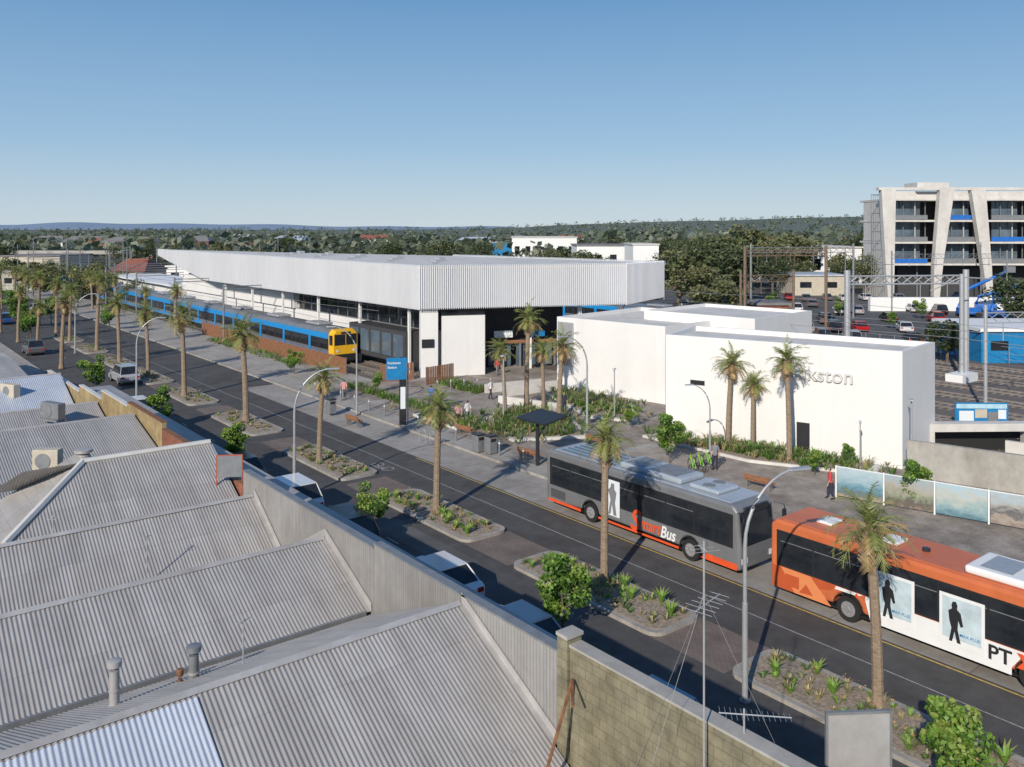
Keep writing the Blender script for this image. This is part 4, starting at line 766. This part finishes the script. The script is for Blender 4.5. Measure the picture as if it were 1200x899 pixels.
for k,(px,py) in enumerate(((495,520),(508,524),(700,548))):
    x,y,_=G(px,py); mb=MB(); P=[(0,-.4,0),(0,-.4,.7),(0,-.25,.85),(0,.25,.85),(0,.4,.7),(0,.4,0)]; mb.tube(P,.025,6); o=mb.build('cycle_hoop','galv'); o.location=(x,y,.13); tag(o,('steel cycle hoop nearest the blue sign','second steel cycle hoop from the blue sign','steel cycle hoop left of the silver bus')[k],'cycle rack')
# ------------------------------------------------------------ people
def make_person(shirt,pants,stride,label,loc,rz,arm=.0):
    t=thing('person',label,'person',loc,rz); V=[];E=[];Rd=[]
    def a(p,r,par=None):
        V.append(p);Rd.append(r)
        if par is not None:E.append((par,len(V)-1))
        return len(V)-1
    pel=a((0,0,.93),.135); ab=a((.01,0,1.1),.115,pel); ch=a((.02,0,1.3),.14,ab); nb=a((.01,0,1.44),.075,ch); nk=a((.015,0,1.5),.05,nb); hd=a((.03,0,1.58),.085,nk); ht=a((.025,0,1.67),.078,hd)
    for s,st_ in ((-1,stride),(1,-stride)):
        sh=a((.01,s*.17,1.39),.06,ch); el=a((-st_*.35-.02,s*.235,1.13),.042,sh); wr=a((-st_*.7+.04+arm,s*.24,.9+arm),.028,el); hn=a((-st_*.75+.06+arm,s*.24,.82+arm),.03,wr)
        for f in range(4): b=a((-st_*.75+.03+.022*f+arm,s*.245,.765+arm+.006*abs(f-1)),.009,hn); a((-st_*.75+.04+.022*f+arm,s*.235,.725+arm+.008*abs(f-1)),.007,b)
        b=a((-st_*.75+.1+arm,s*.225,.8+arm),.01,hn); a((-st_*.75+.115+arm,s*.22,.765+arm),.008,b)
        hp=a((0,s*.09,.88),.095,pel); kn=a((st_*.55+.03,s*.1,.5),.062,hp); an=a((st_*1.0-(.08 if st_<0 else 0),s*.1,.1),.04,kn); a((st_*1.0+.13,s*.11,.035),.035,an)
    me=bpy.data.meshes.new('b'); me.from_pydata(V,E,[]); o=bpy.data.objects.new('b',me); C.objects.link(o); m=o.modifiers.new('s','SKIN')
    for i,v in enumerate(me.skin_vertices[0].data): v.radius=(Rd[i],Rd[i]); v.use_root=(i==0)
    o.modifiers.new('u','SUBSURF').levels=1
    dg=bpy.context.evaluated_depsgraph_get(); e=bpy.data.meshes.new_from_object(o.evaluated_get(dg)); bpy.data.objects.remove(o); e.materials.clear(); e.materials.append(M['skin']); e.name='body'
    bo=bpy.data.objects.new('body',e); C.objects.link(bo); bo.parent=t
    for p in e.polygons: p.use_smooth=True
    def cloth(name,m,test,off):
        mb=MB()
        for p in e.polygons:
            if test(p.center): mb.add([e.vertices[i].co+e.vertices[i].normal*off for i in p.vertices],[tuple(range(len(p.vertices)))])
        if mb.v:
            q=mb.build(name,m,t,rec=False); bm=bmesh.new(); bm.from_mesh(q.data); bmesh.ops.remove_doubles(bm,verts=bm.verts,dist=.0005); bm.to_mesh(q.data); bm.free()
    cloth('top',shirt,lambda c:.92<c.z<1.46 and (abs(c.y)<.2 or c.z>1.1),.016); cloth('trousers',pants,lambda c:.09<c.z<.97 and abs(c.y)<.2,.012); cloth('shoes','black',lambda c:c.z<=.1,.012); cloth('hair','hair',lambda c:c.z>1.56 and (c.x<.03 or c.z>1.68),.014)
    for s in (-1,1): mb=MB(); mb.disc((.108,s*.032,1.615),.012,.008,'x',6); mb.build('eye','black',t)
    mb=MB(); mb.tube([(.1,0,1.61),(.125,0,1.575)],[.008,.016],5); mb.build('nose','skin',t); return t
for px,py,sh,pa,sd,rz,l in ((973,588,'cred','cnavy',.12,2.2,'person in a red top standing at the mural end of the plaza'),(537,501,'cpink','cnavy',.2,1.6,'person in a pink top walking left of the entrance bed'),(548,498,'cwhite','cgrey',.18,1.7,'person in a white top walking beside the one in pink'),(583,441,'cred','cgrey',.15,4.5,'small figure in red at the dark station entrance'),(661,487,'cnavy','cnavy',.1,4.2,'figure in dark clothes near the entrance garden bed'),(838,553,'cgrey','cnavy',.05,3.6,'figure in a grey top beside the parked bicycles'),(505,478,'cblue','cnavy',.2,.5,'person in a blue top near the white station pier'),(403,470,'cpink','cgrey',.2,1.2,'person in a pink top on the footpath before the train nose'),(575,470,'cwhite','cnavy',.2,-1.2,'person in white walking behind the entrance palms')):
    x,y,_=G(px,py); make_person(sh,pa,sd,l,(x,y,.13),rz)
# ------------------------------------------------------------ right side
a=Vector(G(980,585)[:2]);b=Vector((46.2,10)); t=thing('mural_fence','low fence of printed pictorial panels right of the plaza','fence'); L=(b-a).length;d=(b-a)/L; k=0
while k*2.4<L-2.4:
    mb=MB(); mb.bar(a+d*(k*2.4+.06),a+d*(k*2.4+2.34),.05,.22,1.75); mb.build('mural_panel','mural%d'%((k*3+1)%4),t); mb=MB(); mb.bar(a+d*(k*2.4-.04),a+d*(k*2.4+.035),.09,.1,1.82); mb.build('post','wpaint',t)
    mb=MB(); mb.bar(a+d*(k*2.4+.04),a+d*(k*2.4+2.36),.07,1.752,1.79); mb.build('top_rail','wpaint',t); k+=1
wall((49.0,24.6),(53.5,8),.3,0,2.2,'conc','long sunlit concrete wall behind the mural fence','retaining_wall')
wall((57.2,22.5),(60,12),.3,0,1.3,'concl','paler concrete wall beside the tracks at right','retaining_wall')
t=thing('underpass_portal','pale concrete underpass portal with dark opening beside the tracks','underpass'); x,y,_=G(1135,530); mb=MB(); mb.bar((x-3,y+1.8),(x+3.2,y-2.8),.8,1.5,2.0); mb.build('lintel','concl',t)
for p,q in (((x-3.0,y+1.8),(x-2.3,y+1.3)),((x+2.6,y-2.3),(x+3.2,y-2.8))): mb=MB(); mb.bar(p,q,.8,0,1.498); mb.build('abutment','concl',t)
mb=MB(); mb.bar((x-2,y+2.2),(x+3.4,y-1.8),.1,0,1.49); mb.build('opening','black',t)
def billboard(px,Y,w,z0,z1,l):
    x,y,_=A(px,Y); t=thing('billboard',l,'billboard',(x,y,0),R(-40)); mb=MB(); mb.box(-w,-.05,z0,w,.05,z1); mb.build('panel','sblue',t)
    for a0,a1,b0,b1,m in ((-.95,.95,.72,.94,'advblue'),(-.85,-.3,.1,.6,'advert'),(-.25,.2,.25,.68,'cream'),(.25,.6,.1,.55,'gtile'),(.62,.92,.2,.66,'advert')): mb=MB(); h=z1-z0; mb.box(a0*w,-.062,z0+b0*h,a1*w,-.055,z0+b1*h); mb.build('printed_shape',m,t)
    for q in (-.7*w,.7*w): mb=MB(); mb.box(q-.05,-.02,0,q+.05,.04,z0-.01); mb.build('leg','steel',t)
billboard(1150,62,1.9,.4,1.85,'small blue picture billboard above the underpass')
def rail_fence(a,b,l,h=1.5):
    t=thing('railing',l,'railing'); a=Vector(a);b=Vector(b);L=(b-a).length;n=int(L/1.8)
    for i in range(n+1): p=a.lerp(b,i/n); mb=MB(); mb.tube([(*p,0),(*p,h)],.03,4); mb.build('post','galv',t)
    for z in (h,h*.6,h*.25): mb=MB(); mb.tube([(*a,z),(*b,z)],.02,4); mb.build('rail','galv',t)
rail_fence((58.2,26),(58.2,60),'steel railing between the white box and the tracks'); rail_fence((60.8,10),(60.8,30),'steel railing above the pale concrete wall',1.2)
def gantry(px0,px1,Y,z,m,label,w=.22):
    t=thing('overhead_gantry',label,'gantry'); a=Vector(A(px0,Y));b=Vector(A(px1,Y*1.02))
    for p in (a,b):
        mb=MB(); mb.tube([p,p+Vector((0,0,z+.6))],w,8); mb.build('mast',m,t)
    mb=MB(); mb.tube([a+Vector((0,0,z)),b+Vector((0,0,z))],w*.3,6); mb.tube([a+Vector((0,0,z-.8)),b+Vector((0,0,z-.8))],w*.3,6); n=int((b-a).length/1.1)
    for i in range(n): mb.tube([a.lerp(b,i/n)+Vector((0,0,z-.8)),a.lerp(b,(i+1)/n)+Vector((0,0,z))],w*.18,4); mb.tube([a.lerp(b,i/n)+Vector((0,0,z)),a.lerp(b,(i+1)/n)+Vector((0,0,z-.8))],w*.18,4)
    mb.build('beam',m,t)
    for i in range(4):
        mb=MB(); p=a.lerp(b,.15+.23*i); mb.tube([p+Vector((0,0,z-.8)),p+Vector((0,0,z-2.2))],.04,5); mb.build('hanger',m,t)
gantry(993,1132,84,9.8,'galv','pale steel track gantry in front of the concrete frame building',.3)
gantry(873,968,118,11.5,'bsteel','brown lattice railway gantry above the white box',.22); gantry(880,1000,135,11.5,'steel','grey lattice railway gantry behind the brown one',.18); gantry(868,930,100,9,'bsteel','lower brown gantry close to the yard train nose',.15); gantry(1155,1290,66,8.0,'galv','nearer pale gantry reaching over the tracks at the right edge',.14); gantry(1045,1180,150,10,'steel','far thin gantry before the concrete frame building',.14)
for i in range(9):
    s=88+i*20; gx=[38.9,57.5]; t=thing('overhead_gantry','railway overhead gantry, %s along the train line'%('first','second','third','fourth','fifth','sixth','seventh','eighth','last')[i],'gantry')
    for x in gx:
        mb=MB(); mb.tube([(x,s+20,0),(x,s+20,7.4 if x<50 else 7.0)],.12,7); mb.build('mast','steel',t)
    for z in (7.1,6.7): mb=MB(); mb.tube([(gx[0],s+20,z),(46.5 if s<130 else gx[1],s+20,z)],.06,5); mb.build('beam','steel',t)
for i in range(34):
    L_=i<20; px=rnd.uniform(20,330) if L_ else rnd.uniform(890,1180); x,y,_=A(px,rnd.uniform(150,260)); mb=MB(); h=rnd.uniform(8,12.5); mb.tube([(0,0,0),(0,0,h)],[.14,.09],6); mb.tube([(-.9,0,h-.8),(.9,0,h-.8)],.05,4); o=mb.build('utility_pole','steel'); o.location=(x,y,0); o.rotation_euler=(0,0,rnd.random()*3)
    tag(o,'distant pole with cross arm beyond the %s'%('train line' if L_ else 'car park'),'pole','distant poles beyond the %s'%('train line' if L_ else 'car park'))
t=thing('steel_mast','thick pale steel mast on a white concrete base by the tracks','mast',G(1127,447)); mb=MB(); mb.tube([(0,0,.8),(0,0,10.2)],[.25,.2],12); mb.build('shaft','galv',t,smooth=True); mb=MB(); mb.box(-1.6,-.8,0,1.6,.8,.8); mb.build('base','wpaint',t); mb=MB(); mb.tube([(-2.5,1.8,8.6),(0,0,9.9),(2.5,-1.8,9.7)],.06,5); mb.build('arm','galv',t)
for k,x in enumerate((42.6,45.9,66,71,76,89)):
    s0=75 if x<57 else -30; P=[]
    for a_ in range(s0,250,30): P+=[(x,a_,6.3),(x,a_+15,6.0)]
    mb=MB(); mb.tube(P,.025,3); tag(mb.build('overhead_wire','steel'),'thin overhead wire above the %s'%('blue train','track behind the blue train','second yard track','third yard track','fourth yard track','yard train')[k],'wire')
rail_fence((98.5,-30),(98.5,150),'thin steel fence between the tracks and the car park',1.8)
# ------------------------------------------------------------ concrete frame building
def fr(px0,px1,Y,z0,z1,m,name,par,dep=1.,back=0):
    a=Vector(A(px0,Y+back)[:2]);b=Vector(A(px1,Y+back)[:2]); mb=MB(); f=Vector((cs,ct))*dep; mb.prism([a,b,b+f,a+f],z0,z1); return mb.build(name,m,par)
cb=thing('concrete_frame_building','unfinished pale concrete multi-storey building with angled fins at right','building'); Y0=175
fl=[6.9,11.4,15.9,20.3]
for i,z in enumerate(fl): fr(1040,1330,Y0,z,z+.4,'concl','floor_slab',cb,14,1.2)
fr(1052,1330,Y0,.0,6.8,'dark','ground_core',cb,10,6)
for i in range(3): fr(1046,1330,Y0,fl[i]+.41,fl[i+1]-.01,'dark','interior_shade_sheet',cb,.4,9)  # near-black sheets painted in for the shade inside the open floors
fr(1042,1330,Y0,20.71,22.4,'concl','top_wall',cb,.4,6)
for k in range(6):
    for i in range(3):
        fr(1048+k*57,1078+k*57,Y0,fl[i]+.5,fl[i]+4.4,'glassb','window',cb,.3,4.0)
        fr(1048+k*57,1087+k*57,Y0,fl[i]+.5,fl[i]+1.4,'crane' if (i+k)%3==0 else 'steel','balustrade',cb,.1,1.5)
        for q in (1058,1072,1084): fr(q+k*57,q+.7+k*57,Y0,fl[i]+.41,fl[i+1]-.01,'concl' if q==1072 else 'steel','mullion',cb,.3,3.0)
for i in range(4): fr(1040,1042,Y0,fl[i]-4.0 if i else .0,fl[i]-.01,'concl','side_column',cb,12,1.4)
for k in range(6):
    px=1036+k*57; sl=(-12,9)[k%2] if k else -3
    for (xa,za),(xb,zb),wa,wb in (((px+sl,22.9),(px+2,7.2),3.0,1.8),((px+2,7.1),(px+4-sl*.3,0),1.8,1.2)):
        mb=MB(); a=Vector(A(xa,Y0-.4));b=Vector(A(xb,Y0-.4)); dx=Vector((ct,-cs,0)); f=Vector((cs,ct,0))*1.4; a.z=za;b.z=zb
        mb.add([a,a+dx*wa,b+dx*wb,b,a+f,a+dx*wa+f,b+dx*wb+f,b+f],[(0,1,2,3),(4,5,6,7),(0,1,5,4),(1,2,6,5),(2,3,7,6),(3,0,4,7)])
        mb.build('angled_fin','concl',cb)
fr(1075,1112,Y0,22.9,24.2,'concl','roof_plant',cb,6,4); fr(1030,1330,Y0,22.4,22.95,'concl','roof_edge',cb,1.5,-.3)
mb=MB()
for k in range(6): a=A(1021+k*2.6,Y0+2); mb.tube([a,(a[0],a[1],21.5)],.06,4)
p=A(1021,Y0+2);q=A(1036,Y0+2)
for i in range(6): mb.tube([(p[0],p[1],2.5+i*3.8),(q[0],q[1],2.5+i*3.8)],.09,4)
mb.build('scaffold','steel',cb)
tag(fr(1020,1330,150,0,2.4,'wpaint','site_hoarding',None),'white site hoarding at the foot of the concrete frame building','hoarding')
def lift(px,Y,l,zz,rz):
    p=A(px,Y); t=thing('boom_lift',l,'boom lift',p,rz); mb=MB(); mb.box(-1.6,-1,.5,1.6,1,1.5); mb.build('chassis','crane',t,bev=.1); mb=MB(); mb.tube([(-1.5,0,1.5),(-1,.2,zz*.55),(6.5,.4,zz)],[.35,.32,.22],6); mb.build('boom','crane',t); mb=MB(); mb.box(6.2,0,zz-.2,7.6,1,zz+.8); mb.build('basket','steel',t)
    for x in (-1.1,1.1):
        for y in (-1.1,.9): mb=MB(); mb.disc((x,y,.5),.5,.25,'y',14); mb.build('wheel','black',t)
lift(1135,140,'blue boom lift left of the concrete building base',7.5,-.7); lift(1172,135,'blue boom lift with raised arm at the right edge',7,-.5); lift(1155,147,'third smaller blue boom lift behind the others',5,-1)
def shed(px0,px1,Y,z,dep,label,wm='wpaint',rm='concl',roof='flat',cat='building',win=True,group=None):
    t=thing('warehouse' if cat=='warehouse' else 'building',label,cat,group=group); a=Vector(A(px0,Y)[:2]);b=Vector(A(px1,Y)[:2]); f=Vector((cs,ct))*dep; mb=MB(); mb.prism([a,b,b+f,a+f],0,z); mb.build('wall',wm,t)
    mb=MB()
    if roof=='flat': 
        e=(b-a).normalized()*.3; g=f.normalized()*.3; mb.prism([a-e-g,b+e-g,b+e+f+g,a-e+f+g],z+.003,z+.35)
    else:
        e=(b-a).normalized()*.5;g=f.normalized()*.5; r=z+min(dep*.22,3.2); m_=f*.5; A1,B1,B2,A2=a-e-g,b+e-g,b+e+f+g,a-e+f+g; ra,rb=(a+m_+(b-a)*.18,b+m_-(b-a)*.18)
        mb.add([(*A1,z),(*B1,z),(*B2,z),(*A2,z),(*ra,r),(*rb,r)],[(0,1,5,4),(1,2,5),(2,3,4,5),(3,0,4)])
    mb.build('roof',rm,t)
    if win:
        n=max(2,int((b-a).length/4)); g=f.normalized()
        for i in range(n):
            p=a.lerp(b,(i+.25)/n);q=a.lerp(b,(i+.7)/n); mb=MB(); mb.bar(p-g*.02,q-g*.02,.06,z*.4,z*.7); mb.build('window','glass',t)
    return t
shed(600,676,330,11.0,30,'long white building on the horizon centre right','wpaint','concl'); shed(676,745,270,9.0,25,'white low building with grey roof right of centre','wpaint','gtile'); shed(742,772,235,10.0,18,'tall white box building behind the canopy right end',win=False); shed(770,815,215,5.5,14,'pale shed before the gum trees','cream','zincl')
shed(905,1010,220,9.5,25,'white building with windows above the car park'); shed(930,990,185,4.2,12,'low cream shed in the car park','cream','zincl')
shed(572,600,330,9,10,'small blue-fronted store on the horizon','sblue','concl',win=False)
shed(128,168,185,5.2,12,'cream heritage station building with red roof at left','cream','tile','gable'); shed(0,70,260,6.0,20,'low grey roofed building at the left horizon','cream','gtile','flat'); shed(-40,40,200,4.2,16,'pale flat building at the far left edge','pblock','conc')
shed(1150,1330,92,3.4,10,'blue and white clad low building at the right edge','sblue','wpaint'); shed(885,925,128,3,6,'small brick relay hut near the gantry','rbrick','gtile'); shed(195,300,212,5.0,14,'white long platform shelter behind the canopy tip','wpaint','wpaint')
for i in range(44):
    px=rnd.uniform(-20,1010); Y=rnd.uniform(380,800); w=rnd.uniform(14,30)*1000/Y; shed(px,px+w,Y,rnd.uniform(4,7.5),rnd.uniform(10,18),'distant suburban house among the treetops',rnd.choice(('cream','wpaint','rbrick')),rnd.choice(('gtile','gtile','zincl','tile','zincl')),'gable','house',False,'distant suburban houses')
mb=MB(); a=A(-60,300);b=A(150,300); mb.bar(a,b,9,5.6,6.8)
for k in range(6): p=Vector(a).lerp(Vector(b),k/5.5); mb.box(p.x-.6,p.y-.6,0,p.x+.6,p.y+.6,5.59)
tag(mb.build('road_bridge','conc'),'long grey road bridge crossing the tracks at far left','bridge')
# ------------------------------------------------------------ light + camera
w=bpy.data.worlds.new('World'); S.world=w; w.use_nodes=True; nt=w.node_tree; N=nt.nodes; bg_=N['Background']; sky=N.new('ShaderNodeTexSky'); sky.sky_type='NISHITA'; sky.sun_disc=False
sd=Vector((-.88,-.47,0)).normalized(); EL=R(28); sky.sun_elevation=EL; sky.sun_rotation=math.atan2(sd.x,sd.y); sky.altitude=50; sky.air_density=1.0; sky.dust_density=.3; sky.ozone_density=1.5
tc=N.new('ShaderNodeTexCoord'); sx=N.new('ShaderNodeSeparateXYZ'); lnk(nt,tc.outputs['Generated'],sx.inputs[0])
cr=N.new('ShaderNodeValToRGB'); e=cr.color_ramp.elements; e[0].position=0; e[0].color=(.54,.655,.74,1); e[1].position=.7; e[1].color=(.045,.14,.36,1)
for p,c in ((.035,(.46,.6,.73,1)),(.1,(.31,.5,.71,1)),(.26,(.14,.32,.58,1))): q=e.new(p); q.color=c
lnk(nt,sx.outputs[2],cr.inputs[0]); vm=N.new('ShaderNodeVectorMath'); vm.operation='SCALE'; vm.inputs['Scale'].default_value=10; lnk(nt,cr.outputs[0],vm.inputs[0])
mx=N.new('ShaderNodeMix'); mx.data_type='RGBA'; mx.inputs[0].default_value=.88; lnk(nt,sky.outputs[0],mx.inputs[6]); lnk(nt,vm.outputs[0],mx.inputs[7]); lnk(nt,mx.outputs[2],bg_.inputs[0]); bg_.inputs[1].default_value=.1
L=bpy.data.lights.new('Sun','SUN'); L.energy=4.5; L.angle=R(.5); L.color=(1,.92,.81); lo=bpy.data.objects.new('Sun',L); C.objects.link(lo)
dirv=Vector((-sd.x*math.cos(EL),-sd.y*math.cos(EL),-math.sin(EL))); lo.rotation_euler=dirv.to_track_quat('-Z','Y').to_euler()
cam=bpy.data.cameras.new('Camera'); co=bpy.data.objects.new('Camera',cam); C.objects.link(co); co.location=(0,0,H); co.rotation_euler=(R(90),0,-math.atan2(cs,ct))
cam.sensor_width=36; cam.lens=30; cam.shift_y=-(449.5-HY)/1200; cam.clip_end=40000; cam.clip_start=.5; S.camera=co
S.view_settings.view_transform='Standard'; S.view_settings.look='None'; S.view_settings.exposure=0
